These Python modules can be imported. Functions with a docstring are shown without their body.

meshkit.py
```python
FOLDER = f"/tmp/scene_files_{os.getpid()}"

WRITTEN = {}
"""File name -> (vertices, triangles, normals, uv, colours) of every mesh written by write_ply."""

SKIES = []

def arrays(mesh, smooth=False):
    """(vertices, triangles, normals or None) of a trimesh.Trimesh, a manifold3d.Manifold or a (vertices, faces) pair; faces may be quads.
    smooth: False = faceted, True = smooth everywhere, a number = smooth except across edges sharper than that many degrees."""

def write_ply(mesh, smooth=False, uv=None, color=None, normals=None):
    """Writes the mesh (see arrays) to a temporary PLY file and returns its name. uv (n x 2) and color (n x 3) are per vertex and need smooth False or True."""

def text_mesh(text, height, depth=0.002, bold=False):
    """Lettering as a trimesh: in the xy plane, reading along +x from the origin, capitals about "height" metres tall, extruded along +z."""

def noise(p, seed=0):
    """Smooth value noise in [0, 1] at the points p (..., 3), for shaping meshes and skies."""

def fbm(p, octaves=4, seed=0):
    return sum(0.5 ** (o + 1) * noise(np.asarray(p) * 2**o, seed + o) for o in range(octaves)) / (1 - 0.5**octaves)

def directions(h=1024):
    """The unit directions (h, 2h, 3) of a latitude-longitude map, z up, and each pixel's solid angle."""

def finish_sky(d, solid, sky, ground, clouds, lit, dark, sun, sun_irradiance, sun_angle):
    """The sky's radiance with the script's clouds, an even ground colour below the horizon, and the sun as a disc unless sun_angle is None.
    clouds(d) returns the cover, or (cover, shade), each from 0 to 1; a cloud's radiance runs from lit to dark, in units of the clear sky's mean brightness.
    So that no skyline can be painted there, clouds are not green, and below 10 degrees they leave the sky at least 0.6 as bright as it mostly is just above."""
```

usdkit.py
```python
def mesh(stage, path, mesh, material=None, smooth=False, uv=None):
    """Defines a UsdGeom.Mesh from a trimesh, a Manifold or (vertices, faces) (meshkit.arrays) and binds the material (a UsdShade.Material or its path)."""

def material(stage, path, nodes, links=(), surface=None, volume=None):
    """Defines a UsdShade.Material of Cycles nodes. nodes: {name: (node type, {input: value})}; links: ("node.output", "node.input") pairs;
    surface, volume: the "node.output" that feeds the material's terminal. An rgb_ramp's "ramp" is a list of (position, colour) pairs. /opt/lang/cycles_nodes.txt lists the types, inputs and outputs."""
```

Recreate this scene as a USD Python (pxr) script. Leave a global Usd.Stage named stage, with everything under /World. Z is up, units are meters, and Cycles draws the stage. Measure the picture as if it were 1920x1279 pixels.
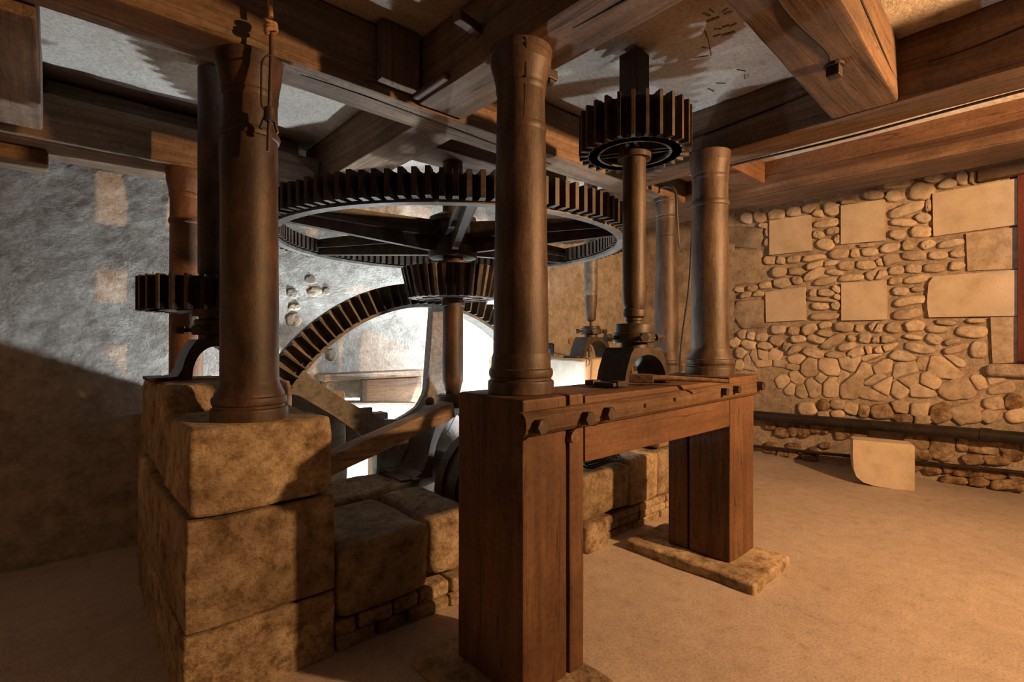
import math, random
import numpy as np, trimesh, shapely, usdkit, meshkit
from shapely.geometry import Polygon
from pxr import Usd, UsdGeom, UsdLux, Gf, Sdf, UsdShade

stage = Usd.Stage.CreateInMemory()
UsdGeom.SetStageUpAxis(stage, UsdGeom.Tokens.z)
UsdGeom.SetStageMetersPerUnit(stage, 1.0)
UsdGeom.Xform.Define(stage, '/World')
random.seed(7)

# ------------------------------------------------------------------ camera, sky, lights, exposure
# x runs along the timber bench, y runs towards the back wall, z is up; the camera stands at x = y = 0
cam = UsdGeom.Camera.Define(stage, '/World/camera')
cam.AddTranslateOp().Set(Gf.Vec3d(0, 0, 1.6))
cam.AddRotateXYZOp().Set(Gf.Vec3f(90, 0, 47.9 - 90))
cam.CreateHorizontalApertureAttr(36.0)
cam.CreateVerticalApertureAttr(36.0 * 1279 / 1920)
cam.CreateFocalLengthAttr(36.0 * 950 / 1920)
cam.CreateClippingRangeAttr(Gf.Vec2f(0.05, 100))
cam.CreateExposureAttr(EXPOSURE := 0.0)

def lamp(name, pos, radius, power, color):
    l = UsdLux.SphereLight.Define(stage, '/World/' + name)
    l.AddTranslateOp().Set(Gf.Vec3d(*pos))
    l.CreateRadiusAttr(radius)
    l.CreateIntensityAttr(power / (4 * math.pi * radius ** 2 * math.pi))
    l.CreateColorAttr(Gf.Vec3f(*color))
    l.CreateNormalizeAttr(False)
    return l
WARM = (1.0, 0.54, 0.235)
def flood(name, pos, rx, rz, w, h, power, color):      # a RectLight shines along its own -z; rx = 90 looks level, rz turns it from +y towards -x
    l = UsdLux.RectLight.Define(stage, '/World/' + name)
    l.AddTranslateOp().Set(Gf.Vec3d(*pos))
    l.AddRotateXYZOp().Set(Gf.Vec3f(rx, 0, rz))
    l.CreateWidthAttr(w); l.CreateHeightAttr(h)
    l.CreateIntensityAttr(power / (w * h * math.pi)); l.CreateColorAttr(Gf.Vec3f(*color))
flood('warm_spot_lamp', (3.85, -2.0, 2.68), 96, -4, 0.12, 0.12, 400, WARM)
lamp('warm_entrance_lamp', (-2.4, 3.3, 1.3), 0.12, 22, (1.0, 0.50, 0.21))
COOL = (0.76, 0.89, 1.0)
lamp('cool_pit_lamp', (2.60, 4.40, 0.35), 0.05, 220, COOL)
flood('cool_pit_floodlight', (2.585, 4.40, 0.35), 96, 49, 0.10, 0.08, 175, COOL)
lamp('cool_front_lamp', (3.08, 3.12, 0.50), 0.04, 130, COOL)
flood('cool_floodlight_lamp', (4.085, 3.97, 1.50), 90, 45, 0.10, 0.09, 120, COOL)

# the rest of the building: a faint even glow reaching in
dome = UsdLux.DomeLight.Define(stage, '/World/dome')
dome.CreateIntensityAttr(0.02)
dome.CreateColorAttr(Gf.Vec3f(1.0, 0.8, 0.62))

# ------------------------------------------------------------------ materials
LK = '/World/Looks/'
def mottled(name, cols, scale=4, big=0.9, big_cols=((0.72,) * 3, (1.12,) * 3), rough=0.9, bump=0.4, bscale=60, bdist=0.01, stretch=(1, 1, 1), metallic=0.0, detail=8, spec=0.3, contrast=(0.3, 0.5, 0.7), fine=48, grit=0.30):
    n = {
        'g': ('geometry', {}),
        'm': ('mapping', {'scale': stretch}),
        'n1': ('noise_texture', {'scale': scale, 'detail': detail, 'roughness': 0.62}),
        'r1': ('rgb_ramp', {'ramp': list(zip(contrast, cols))}),
        'n2': ('noise_texture', {'scale': big, 'detail': 4, 'roughness': 0.55}),
        'r2': ('rgb_ramp', {'ramp': [(0.35, big_cols[0]), (0.65, big_cols[1])]}),
        'x': ('mix_color', {'blend_type': 'multiply', 'fac': 1.0, 'use_clamp': False}),
        'n3': ('noise_texture', {'scale': bscale, 'detail': 8, 'roughness': 0.68}),
        'n4': ('noise_texture', {'scale': fine, 'detail': 6, 'roughness': 0.7}),
        'r4': ('rgb_ramp', {'ramp': [(0.34, (1 - grit,) * 3), (0.55, (1.04,) * 3)]}),
        'x4': ('mix_color', {'blend_type': 'multiply', 'fac': 1.0, 'use_clamp': False}),
        'b': ('bump', {'strength': bump, 'distance': bdist}),
        'p': ('principled_bsdf', {'roughness': rough, 'metallic': metallic, 'specular_ior_level': spec}),
    }
    links = [('g.position', 'm.vector'), ('m.vector', 'n1.vector'), ('n1.fac', 'r1.fac'), ('g.position', 'n2.vector'), ('n2.fac', 'r2.fac'),
             ('r1.color', 'x.a'), ('r2.color', 'x.b'), ('x.result', 'x4.a'), ('g.position', 'n4.vector'), ('n4.fac', 'r4.fac'), ('r4.color', 'x4.b'), ('x4.result', 'p.base_color'), ('m.vector', 'n3.vector'), ('n3.fac', 'b.height'), ('b.normal', 'p.normal')]
    return usdkit.material(stage, LK + name, n, links, surface='p.BSDF')

def wood(name, axis, dark, mid, light, rough=0.75, crack=True, fine=1.0):
    st = [22.0 * fine] * 3
    st[axis] = 0.9
    st2 = [7.0] * 3
    st2[axis] = 0.35
    n = {
        'g': ('geometry', {}),
        'm': ('mapping', {'scale': st}),
        'n1': ('noise_texture', {'scale': 1.0, 'detail': 7, 'roughness': 0.65, 'distortion': 0.4}),
        'r1': ('rgb_ramp', {'ramp': [(0.28, dark), (0.5, mid), (0.72, light)]}),
        'n2': ('noise_texture', {'scale': 1.7, 'detail': 5, 'roughness': 0.6}),
        'r2': ('rgb_ramp', {'ramp': [(0.33, (0.62, 0.58, 0.55)), (0.62, (1.15, 1.13, 1.1))]}),
        'x': ('mix_color', {'blend_type': 'multiply', 'fac': 1.0, 'use_clamp': False}),
        'm2': ('mapping', {'scale': st2}),
        'n3': ('noise_texture', {'scale': 1.0, 'detail': 3, 'roughness': 0.5, 'distortion': 0.6}),
        'r3': ('rgb_ramp', {'ramp': [(0.0, (1, 1, 1)), (0.490, (1, 1, 1)), (0.5, (0.30, 0.27, 0.25)), (0.510, (1, 1, 1)), (1.0, (1, 1, 1))]}),
        'x2': ('mix_color', {'blend_type': 'multiply', 'fac': 0.85 if crack else 0.2, 'use_clamp': False}),
        'n4': ('noise_texture', {'scale': 40, 'detail': 7, 'roughness': 0.7}),
        'r4': ('rgb_ramp', {'ramp': [(0.34, (0.70,) * 3), (0.56, (1.05,) * 3)]}),
        'x4': ('mix_color', {'blend_type': 'multiply', 'fac': 1.0, 'use_clamp': False}),
        'b': ('bump', {'strength': 0.7, 'distance': 0.008}),
        'p': ('principled_bsdf', {'roughness': rough, 'specular_ior_level': 0.3}),
    }
    links = [('g.position', 'm.vector'), ('m.vector', 'n1.vector'), ('n1.fac', 'r1.fac'), ('g.position', 'n2.vector'), ('n2.fac', 'r2.fac'), ('r1.color', 'x.a'), ('r2.color', 'x.b'),
             ('g.position', 'm2.vector'), ('m2.vector', 'n3.vector'), ('n3.fac', 'r3.fac'), ('x.result', 'x2.a'), ('r3.color', 'x2.b'), ('x2.result', 'x4.a'), ('g.position', 'n4.vector'), ('n4.fac', 'r4.fac'), ('r4.color', 'x4.b'), ('x4.result', 'p.base_color'),
             ('n1.fac', 'b.height'), ('b.normal', 'p.normal')]
    return usdkit.material(stage, LK + name, n, links, surface='p.BSDF')

OAK = ((0.088, 0.055, 0.033), (0.158, 0.102, 0.064), (0.235, 0.162, 0.107))
M = {}
for i, a in enumerate('xyz'):
    M['oak_' + a] = wood('oak_' + a, i, *OAK)
    M['red_oak_' + a] = wood('red_oak_' + a, i, (0.082, 0.041, 0.021), (0.122, 0.063, 0.033), (0.158, 0.086, 0.047), rough=0.6, fine=0.7)
for i, a in enumerate('xy'):
    M['brown_oak_' + a] = wood('brown_oak_' + a, i, (0.062, 0.034, 0.018), (0.112, 0.065, 0.037), (0.175, 0.108, 0.065))
M['dark_oak_x'] = wood('dark_oak_x', 0, (0.05, 0.03, 0.02), (0.10, 0.062, 0.04), (0.16, 0.11, 0.075))
M['grey_oak'] = wood('grey_oak', 0, (0.13, 0.095, 0.07), (0.25, 0.19, 0.14), (0.36, 0.28, 0.21))
M['plaster_back'] = mottled('plaster_back', ((0.28, 0.245, 0.205), (0.44, 0.40, 0.345), (0.56, 0.52, 0.46)), scale=9, big=1.1, big_cols=((0.8, 0.78, 0.76), (1.1, 1.1, 1.1)), bump=1.0, bscale=46, bdist=0.020, fine=30, grit=0.22)
M['plaster_right'] = mottled('plaster_right', ((0.22, 0.175, 0.13), (0.38, 0.31, 0.235), (0.50, 0.42, 0.33)), scale=7, big=1.3, bump=0.7, bscale=40, bdist=0.012)
M['ceiling_plaster'] = mottled('ceiling_plaster', ((0.20, 0.16, 0.125), (0.46, 0.405, 0.34), (0.54, 0.48, 0.41)), scale=3.5, big=0.8, bump=0.6, bscale=18, bdist=0.02, contrast=(0.30, 0.40, 0.7))
M['floor_dust'] = mottled('floor_dust', ((0.34, 0.275, 0.23), (0.43, 0.362, 0.312), (0.49, 0.42, 0.37)), scale=9, big=0.6, big_cols=((0.84, 0.82, 0.80), (1.06, 1.06, 1.06)), bump=0.6, bscale=95, bdist=0.006, contrast=(0.27, 0.42, 0.7), fine=70, grit=0.28)
for k, f in enumerate((1.0, 0.86, 1.1)):
    M['limestone%d' % k] = mottled('limestone_%s' % 'abc'[k], tuple(tuple(c * f for c in q) for q in ((0.20, 0.14, 0.085), (0.41, 0.315, 0.21), (0.55, 0.45, 0.325))), scale=9 + k, big=2.2, big_cols=((0.66, 0.62, 0.57), (1.15, 1.15, 1.15)), bump=1.0, bscale=60, bdist=0.014, contrast=(0.33, 0.48, 0.68), detail=10, fine=36, grit=0.40)
M['lime_side'] = mottled('lime_side', ((0.16, 0.115, 0.07), (0.36, 0.27, 0.175), (0.46, 0.36, 0.24)), scale=5, stretch=(3, 3, 0.5), big=1.5, bump=0.5, bscale=30)
for k, c in enumerate(((1, 1, 1), (0.86, 0.82, 0.78), (1.1, 1.06, 1.0))):
    M['pebble%d' % k] = mottled('pebble_%s' % 'abc'[k], tuple(tuple(a * b for a, b in zip(q, c)) for q in ((0.36, 0.285, 0.215), (0.53, 0.44, 0.345), (0.63, 0.54, 0.43))), scale=9, big=3, big_cols=((0.85,) * 3, (1.08,) * 3), bump=0.45, bscale=60, grit=0.18)
M['brown_rubble'] = mottled('brown_rubble', ((0.06, 0.03, 0.015), (0.24, 0.15, 0.085), (0.50, 0.40, 0.29)), scale=8, big=3, bump=0.7, bscale=40, contrast=(0.3, 0.45, 0.68))
M['dressed'] = mottled('dressed', ((0.46, 0.375, 0.285), (0.56, 0.47, 0.365), (0.62, 0.53, 0.42)), scale=5, big=2, big_cols=((0.9,) * 3, (1.05,) * 3), bump=0.2, bscale=90, grit=0.10, fine=70)
M['plaster_grey'] = mottled('plaster_grey', ((0.20, 0.165, 0.13), (0.29, 0.245, 0.20), (0.36, 0.31, 0.255)), scale=5, big=2, bump=0.5, bscale=40)
M['mortar'] = mottled('mortar', ((0.28, 0.22, 0.165), (0.42, 0.34, 0.265), (0.52, 0.43, 0.34)), scale=12, big=2, bump=0.8, bscale=60)
M['old_stone'] = mottled('old_stone', ((0.05, 0.04, 0.03), (0.11, 0.085, 0.065), (0.17, 0.135, 0.10)), scale=5, bump=0.8, bscale=25, bdist=0.02)
M['iron'] = mottled('iron', ((0.012, 0.009, 0.007), (0.035, 0.024, 0.017), (0.085, 0.05, 0.03)), scale=14, big=3, rough=0.5, bump=0.25, bscale=80, spec=0.45, bdist=0.004)
M['grey_iron'] = mottled('grey_iron', ((0.06, 0.055, 0.05), (0.14, 0.125, 0.11), (0.20, 0.175, 0.15)), scale=18, big=3, rough=0.5, bump=0.3, bscale=70, spec=0.4, bdist=0.004)
M['rusty'] = mottled('rusty', ((0.016, 0.010, 0.007), (0.052, 0.029, 0.018), (0.125, 0.060, 0.030)), scale=9, stretch=(1, 1, 0.45), big=2.2, rough=0.52, bump=0.4, bscale=70, spec=0.45, bdist=0.004)
M['orange_rust'] = mottled('orange_rust', ((0.06, 0.03, 0.016), (0.16, 0.075, 0.036), (0.25, 0.115, 0.05)), scale=7, stretch=(1, 1, 0.5), big=2.2, rough=0.6, bump=0.4, bscale=70)
M['turned'] = mottled('turned', ((0.026, 0.016, 0.011), (0.066, 0.041, 0.027), (0.115, 0.073, 0.047)), scale=10, stretch=(1.6, 1.6, 0.4), big=2.0, rough=0.5, bump=0.35, bscale=60, spec=0.4, bdist=0.004)
M['red_paint'] = mottled('red_paint', ((0.07, 0.015, 0.008), (0.13, 0.03, 0.016), (0.17, 0.045, 0.024)), scale=8, stretch=(1, 1, 0.2), rough=0.6, bump=0.2)
M['black_rubber'] = mottled('black_rubber', ((0.008,) * 3, (0.014,) * 3, (0.02,) * 3), rough=0.5, bump=0.1)
M['pipe'] = mottled('pipe', ((0.010, 0.008, 0.006), (0.022, 0.016, 0.012), (0.04, 0.03, 0.022)), scale=9, rough=0.45, bump=0.15, spec=0.45)
M['rope'] = mottled('rope', ((0.20, 0.11, 0.05), (0.36, 0.22, 0.11), (0.48, 0.32, 0.18)), scale=60, rough=0.95, bump=0.6, bscale=200)
M['stain'] = mottled('stain', ((0.10, 0.075, 0.055), (0.16, 0.12, 0.09), (0.28, 0.23, 0.18)), scale=30, bump=0.1)
M['black'] = mottled('crack_black', ((0.004,) * 3, (0.006,) * 3, (0.008,) * 3), bump=0.0)

# ------------------------------------------------------------------ prims
used = {}
def fresh(parent, name):
    k = used.get((parent, name), 0)
    used[(parent, name)] = k + 1
    return '%s/%s' % (parent, name if k == 0 else '%s_%03d' % (name, k))
class T:
    def __init__(s, path, base): s.path, s.base = path, np.array(base, float)
def keys(p, label=None, cat=None, group=None, kind=None):
    for k, v in (('label', label), ('category', cat), ('group', group), ('kind', kind)):
        if v: p.SetCustomDataByKey(k, v)
def thing(name, label, cat, base, group=None, kind=None):
    path = fresh('/World', name)
    x = UsdGeom.Xform.Define(stage, path)
    x.AddTranslateOp().Set(Gf.Vec3d(*map(float, base)))
    keys(x.GetPrim(), label, cat, group, kind)
    return T(path, base)
def part(t, name, mesh, mat, smooth=False, label=None, kind=None):
    v, f = (mesh.vertices, mesh.faces) if hasattr(mesh, 'vertices') else mesh
    v = np.asarray(v, float) - t.base
    path = fresh(t.path, name)
    m = usdkit.mesh(stage, path, trimesh.Trimesh(v, tri(f), process=False), M[mat], smooth=smooth)
    keys(m.GetPrim(), label, kind=kind)
    return T(path, t.base)
def struct(name, mesh, mat, smooth=False):
    path = fresh('/World', name)
    v, f = (mesh.vertices, mesh.faces) if hasattr(mesh, 'vertices') else mesh
    m = usdkit.mesh(stage, path, trimesh.Trimesh(np.asarray(v, float), tri(f), process=False), M[mat], smooth=smooth)
    keys(m.GetPrim(), kind='structure')
    return T(path, (0, 0, 0))
def tri(f):
    f = np.asarray(f, int)
    return np.vstack([f[:, [0, 1, 2]], f[:, [0, 2, 3]]]) if f.shape[1] == 4 else f

# ------------------------------------------------------------------ shapes
def cat_(*ms):
    vs, fs, o = [], [], 0
    for m in ms:
        v, f = (m.vertices, m.faces) if hasattr(m, 'vertices') else m
        vs.append(np.asarray(v, float)); fs.append(tri(f) + o); o += len(v)
    return np.vstack(vs), np.vstack(fs)
def warp(v, amp, freq, seed):
    if amp <= 0: return v
    return v + amp * 2 * np.stack([meshkit.fbm(v * freq + 17.3 * k, 3, seed + 31 * k) - 0.5 for k in range(3)], -1)
def lattice(a, b, r, seg):
    L = b - a
    n = max(1, int(round((L - 2 * r) / seg)))
    return np.concatenate([[a], np.linspace(a + r, b - r, n + 1), [b]])
def rbox(lo, hi, r=0.012, seg=0.15, amp=0.004, freq=3.0, seed=0):
    lo, hi = np.array(lo, float), np.array(hi, float)
    r = min(r, *(0.45 * (hi - lo)))
    ax = [lattice(lo[k], hi[k], r, seg) for k in range(3)]
    n = [len(a) for a in ax]
    ids, verts, faces = {}, [], []
    def vid(i, j, k):
        if (i, j, k) not in ids:
            ids[(i, j, k)] = len(verts); verts.append((ax[0][i], ax[1][j], ax[2][k]))
        return ids[(i, j, k)]
    for d in range(3):
        e, g = (d + 1) % 3, (d + 2) % 3
        for side in (0, n[d] - 1):
            for p in range(n[e] - 1):
                for q in range(n[g] - 1):
                    c = []
                    for pp, qq in ((p, q), (p + 1, q), (p + 1, q + 1), (p, q + 1)):
                        ix = [0, 0, 0]; ix[d], ix[e], ix[g] = side, pp, qq
                        c.append(vid(*ix))
                    faces.append(c if side else c[::-1])
    v = np.array(verts)
    q = np.clip(v, lo + r, hi - r)
    dv = v - q
    l = np.linalg.norm(dv, axis=1, keepdims=True)
    v = np.where(l > 1e-9, q + dv / np.maximum(l, 1e-9) * r, v)
    return warp(v, amp, freq, seed), np.array(faces)
def hexa(p):           # eight corners: bottom four counter-clockwise, then top four
    return np.array(p, float), np.array([[0, 3, 2, 1], [4, 5, 6, 7], [0, 1, 5, 4], [1, 2, 6, 5], [2, 3, 7, 6], [3, 0, 4, 7]])
def lathe(profile, c=(0, 0, 0), n=40, axis='z', closed=False):
    pr = list(profile)
    m = len(pr)
    a = np.arange(n) * 2 * math.pi / n
    v = np.array([[r * math.cos(t), r * math.sin(t), z] for r, z in pr for t in a])
    f = []
    for i in range(m if closed else m - 1):
        i2 = (i + 1) % m
        for j in range(n):
            f.append([i * n + j, i * n + (j + 1) % n, i2 * n + (j + 1) % n, i2 * n + j])
    f = tri(f)
    if not closed:
        v = np.vstack([v, [[0, 0, pr[0][1]], [0, 0, pr[-1][1]]]])
        b, t = len(v) - 2, len(v) - 1
        f = np.vstack([f, [[b, (j + 1) % n, j] for j in range(n)], [[t, (m - 1) * n + j, (m - 1) * n + (j + 1) % n] for j in range(n)]])
    if axis == 'y': v = v[:, [0, 2, 1]] * [1, 1, 1]; f = f[:, ::-1]
    if axis == 'x': v = v[:, [2, 0, 1]]
    return v + np.array(c, float), f
def ring(r0, r1, z0, z1, c, n=96, axis='z'):
    return lathe([(r0, z0), (r1, z0), (r1, z1), (r0, z1)], c, n, axis, closed=True)
def tube(pts, r, n=8):
    p = np.array(pts, float)
    t = np.gradient(p, axis=0); t /= np.linalg.norm(t, axis=1, keepdims=True)
    v, f = [], []
    up = np.array([0, 0, 1.0]) if abs(t[0][2]) < 0.9 else np.array([1.0, 0, 0])
    u = np.cross(t[0], up); u /= np.linalg.norm(u)
    for i in range(len(p)):
        u = u - t[i] * (u @ t[i]); u /= np.linalg.norm(u)
        w = np.cross(t[i], u)
        rr = r[i] if np.ndim(r) else r
        for k in range(n):
            a = 2 * math.pi * k / n
            v.append(p[i] + rr * (math.cos(a) * u + math.sin(a) * w))
    for i in range(len(p) - 1):
        for k in range(n):
            f.append([i * n + k, i * n + (k + 1) % n, (i + 1) * n + (k + 1) % n, (i + 1) * n + k])
    f = tri(f)[:, ::-1]
    v += [p[0], p[-1]]
    b, e = len(v) - 2, len(v) - 1
    f = np.vstack([f, [[b, k, (k + 1) % n] for k in range(n)], [[e, (len(p) - 1) * n + (k + 1) % n, (len(p) - 1) * n + k] for k in range(n)]])
    return np.array(v), f
def smooth_path(pts, n=40):
    from scipy.interpolate import CubicSpline
    p = np.array(pts, float); s = np.linspace(0, 1, len(p))
    return CubicSpline(s, p)(np.linspace(0, 1, n))
def extrude(poly, depth, frame):        # polygon in (a, b); frame: origin, a-axis, b-axis, depth-axis
    m = trimesh.creation.extrude_polygon(poly, depth, engine='earcut')
    o, a, b, d = (np.array(x, float) for x in frame)
    v = o + m.vertices[:, :1] * a + m.vertices[:, 1:2] * b + m.vertices[:, 2:] * d
    f = m.faces if np.dot(np.cross(a, b), d) > 0 else m.faces[:, ::-1]
    return v, f
def along(p0, p1, w, h, r=0.01, amp=0.003, seed=0, roll=0):      # a bar between two points, w across and h tall
    p0, p1 = np.array(p0, float), np.array(p1, float)
    L = np.linalg.norm(p1 - p0); t = (p1 - p0) / L
    s = np.cross([0, 0, 1.0], t); s = s / np.linalg.norm(s) if np.linalg.norm(s) > 1e-6 else np.array([0, 1.0, 0])
    u = np.cross(t, s)
    v, f = rbox((0, -w / 2, -h / 2), (L, w / 2, h / 2), r, 0.15, amp, 4, seed)
    return p0 + v[:, :1] * t + v[:, 1:2] * s + v[:, 2:] * u, f
def grid(o, a, b, na, nb, disp, flip=False):      # a wavy sheet; disp(points) along the normal
    o, a, b = (np.array(x, float) for x in (o, a, b))
    s, t = np.meshgrid(np.linspace(0, 1, na + 1), np.linspace(0, 1, nb + 1), indexing='ij')
    v = o + s[..., None] * a + t[..., None] * b
    n = np.cross(a, b); n /= np.linalg.norm(n)
    v = (v.reshape(-1, 3) + disp(v.reshape(-1, 3))[:, None] * n)
    i = np.arange(na)[:, None] * (nb + 1) + np.arange(nb)[None]
    f = np.stack([i, i + nb + 1, i + nb + 2, i + 1], -1).reshape(-1, 4)
    return v, (f[:, ::-1] if flip else f)

# ------------------------------------------------------------------ the setting
YB, XR, ZC = 4.93, 7.5, 3.38
def fl(p): return 0.012 * (meshkit.fbm(p * 1.3, 3, 3) - 0.5) + 0.006 * (meshkit.fbm(p * 6, 2, 5) - 0.5)
v, f = grid((-3.2, -4.4, 0), (10.9, 0, 0), (0, 9.4, 0), 218, 188, fl)
c = v[f].mean(1)
def in_pit(c):
    x, y = c[:, 0], c[:, 1]
    return ((x > 2.02) & (x < 2.94) & (y > 2.6) & (y < 3.7)) | ((x > 0.8) & (x < 4.06) & (y > 3.66) & (y < 4.5))
struct('floor', (v, f[~in_pit(c)]), 'floor_dust', True)
pit = cat_(rbox((0.7, 2.45, -1.3), (4.2, 4.65, -1.2), 0.005, 9, 0), rbox((0.7, 2.45, -1.25), (2.0, 3.62, -0.06), 0.005, 9, 0), rbox((2.96, 2.45, -1.25), (4.2, 3.62, -0.06), 0.005, 9, 0),
           rbox((0.6, 3.6, -1.25), (0.78, 4.6, -0.06), 0.005, 9, 0), rbox((4.08, 3.6, -1.25), (4.25, 4.6, -0.06), 0.005, 9, 0), rbox((0.7, 4.52, -1.25), (4.2, 4.65, -0.06), 0.005, 9, 0))
struct('floor_pit', pit, 'mortar')
def rough_wall(p): return 0.05 * (meshkit.fbm(p * 0.8, 3, 11) - 0.5) + 0.020 * (meshkit.fbm(p * 4.5, 4, 12) - 0.5) + 0.010 * (meshkit.fbm(p * 22, 3, 13) - 0.5)
wb = struct('wall_back', grid((-3.2, YB, -0.1), (10.8, 0, 0), (0, 0, 3.8), 430, 150, rough_wall), 'plaster_back', True)
wr = struct('wall_right', grid((XR, 5.0, -0.1), (0, -9.4, 0), (0, 0, 3.8), 260, 105, lambda p: 0.05 * (meshkit.fbm(p * 2.0, 4, 21) - 0.5) + 0.02 * (meshkit.fbm(p * 9, 3, 22) - 0.5)), 'mortar', True)
struct('wall_left', grid((-3.1, -4.3, -0.1), (0, 9.3, 0), (0, 0, 3.8), 60, 20, rough_wall), 'old_stone', True)
struct('wall_front', grid((7.6, -4.2, -0.1), (-10.8, 0, 0), (0, 0, 3.8), 60, 20, rough_wall), 'old_stone', True)
def ceil(p): return 0.05 * (meshkit.fbm(p * 1.2, 4, 41) - 0.5) + 0.02 * (meshkit.fbm(p * 7, 3, 42) - 0.5)
ceil_t = struct('ceiling', cat_(grid((-3.2, -4.4, ZC), (0, 9.4, 0), (8.3, 0, 0), 160, 140, ceil), grid((5.0, -4.4, 3.66), (0, 9.4, 0), (2.7, 0, 0), 40, 14, ceil)), 'ceiling_plaster', True)
for x0, y0, x1, y1, w in [(2.708,1.375,2.723,1.308,.018),(2.716,1.28,2.73,1.237,.018),(2.865,1.413,2.872,1.371,.012),(2.89,1.375,2.911,1.303,.018),(2.809,1.376,2.804,1.364,.009),(2.815,1.361,2.831,1.347,.009),(2.82,1.338,2.828,1.302,.012),(2.842,1.309,2.843,1.266,.012),(2.781,1.42,2.846,1.44,.009),(2.856,1.44,3.027,1.507,.006),(2.978,1.59,3.021,1.518,.006),(2.909,1.505,2.937,1.491,.012),(2.626,1.352,2.676,1.337,.012),(2.622,1.314,2.664,1.309,.007),(2.694,1.278,2.682,1.243,.007),(3.396,1.713,3.468,1.704,.009),(3.369,1.64,3.415,1.598,.006),(3.396,1.458,3.444,1.479,.006),(3.403,1.439,3.442,1.455,.006),(3.298,1.466,3.358,1.437,.006)]:
    n = np.array([-(y1 - y0), x1 - x0]); n = n / np.linalg.norm(n) * w / 2
    q = [(x0 - n[0], y0 - n[1]), (x1 - n[0], y1 - n[1]), (x1 + n[0], y1 + n[1]), (x0 + n[0], y0 + n[1])]
    q = np.array([(x, y, ZC) for x, y in q]); zz = ZC - ceil(q)
    part(ceil_t, 'stain', hexa([(a, b, c - .004) for (a, b, _), c in zip(q, zz)] + [(a, b, c + .012) for (a, b, _), c in zip(q, zz)]), 'stain')
struct('trim_1', rbox((4.0, -4.0, 3.20), (4.73, 2.6, 3.34), 0.01, 0.3, 0.006, 2, 4), 'ceiling_plaster', True)

# loose flints that stand proud of the back wall's plaster
def dome_stone(cx, cz, w, h, ang, depth, seed, clip=None, n=14, power=2.6):
    """outline and height field of a stone in wall coordinates (a to the right, b up)"""
    a = np.arange(n) * 2 * math.pi / n
    rs = np.random.RandomState(seed)
    k = 1 + 0.07 * rs.randn(n)
    ca, sa = np.cos(a), np.sin(a)
    rr = k / (np.abs(ca) ** power + np.abs(sa) ** power) ** (1 / power)
    t = math.radians(ang)
    x, y = w * rr * ca, h * rr * sa
    P = Polygon(np.c_[cx + x * math.cos(t) - y * math.sin(t), cz + x * math.sin(t) + y * math.cos(t)])
    P = P.buffer(0)
    if clip is not None: P = P.intersection(clip)
    if P.is_empty: return None
    if P.geom_type != 'Polygon': P = max(P.geoms, key=lambda g: g.area)
    if P.area < 0.0004: return None
    return P
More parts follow.
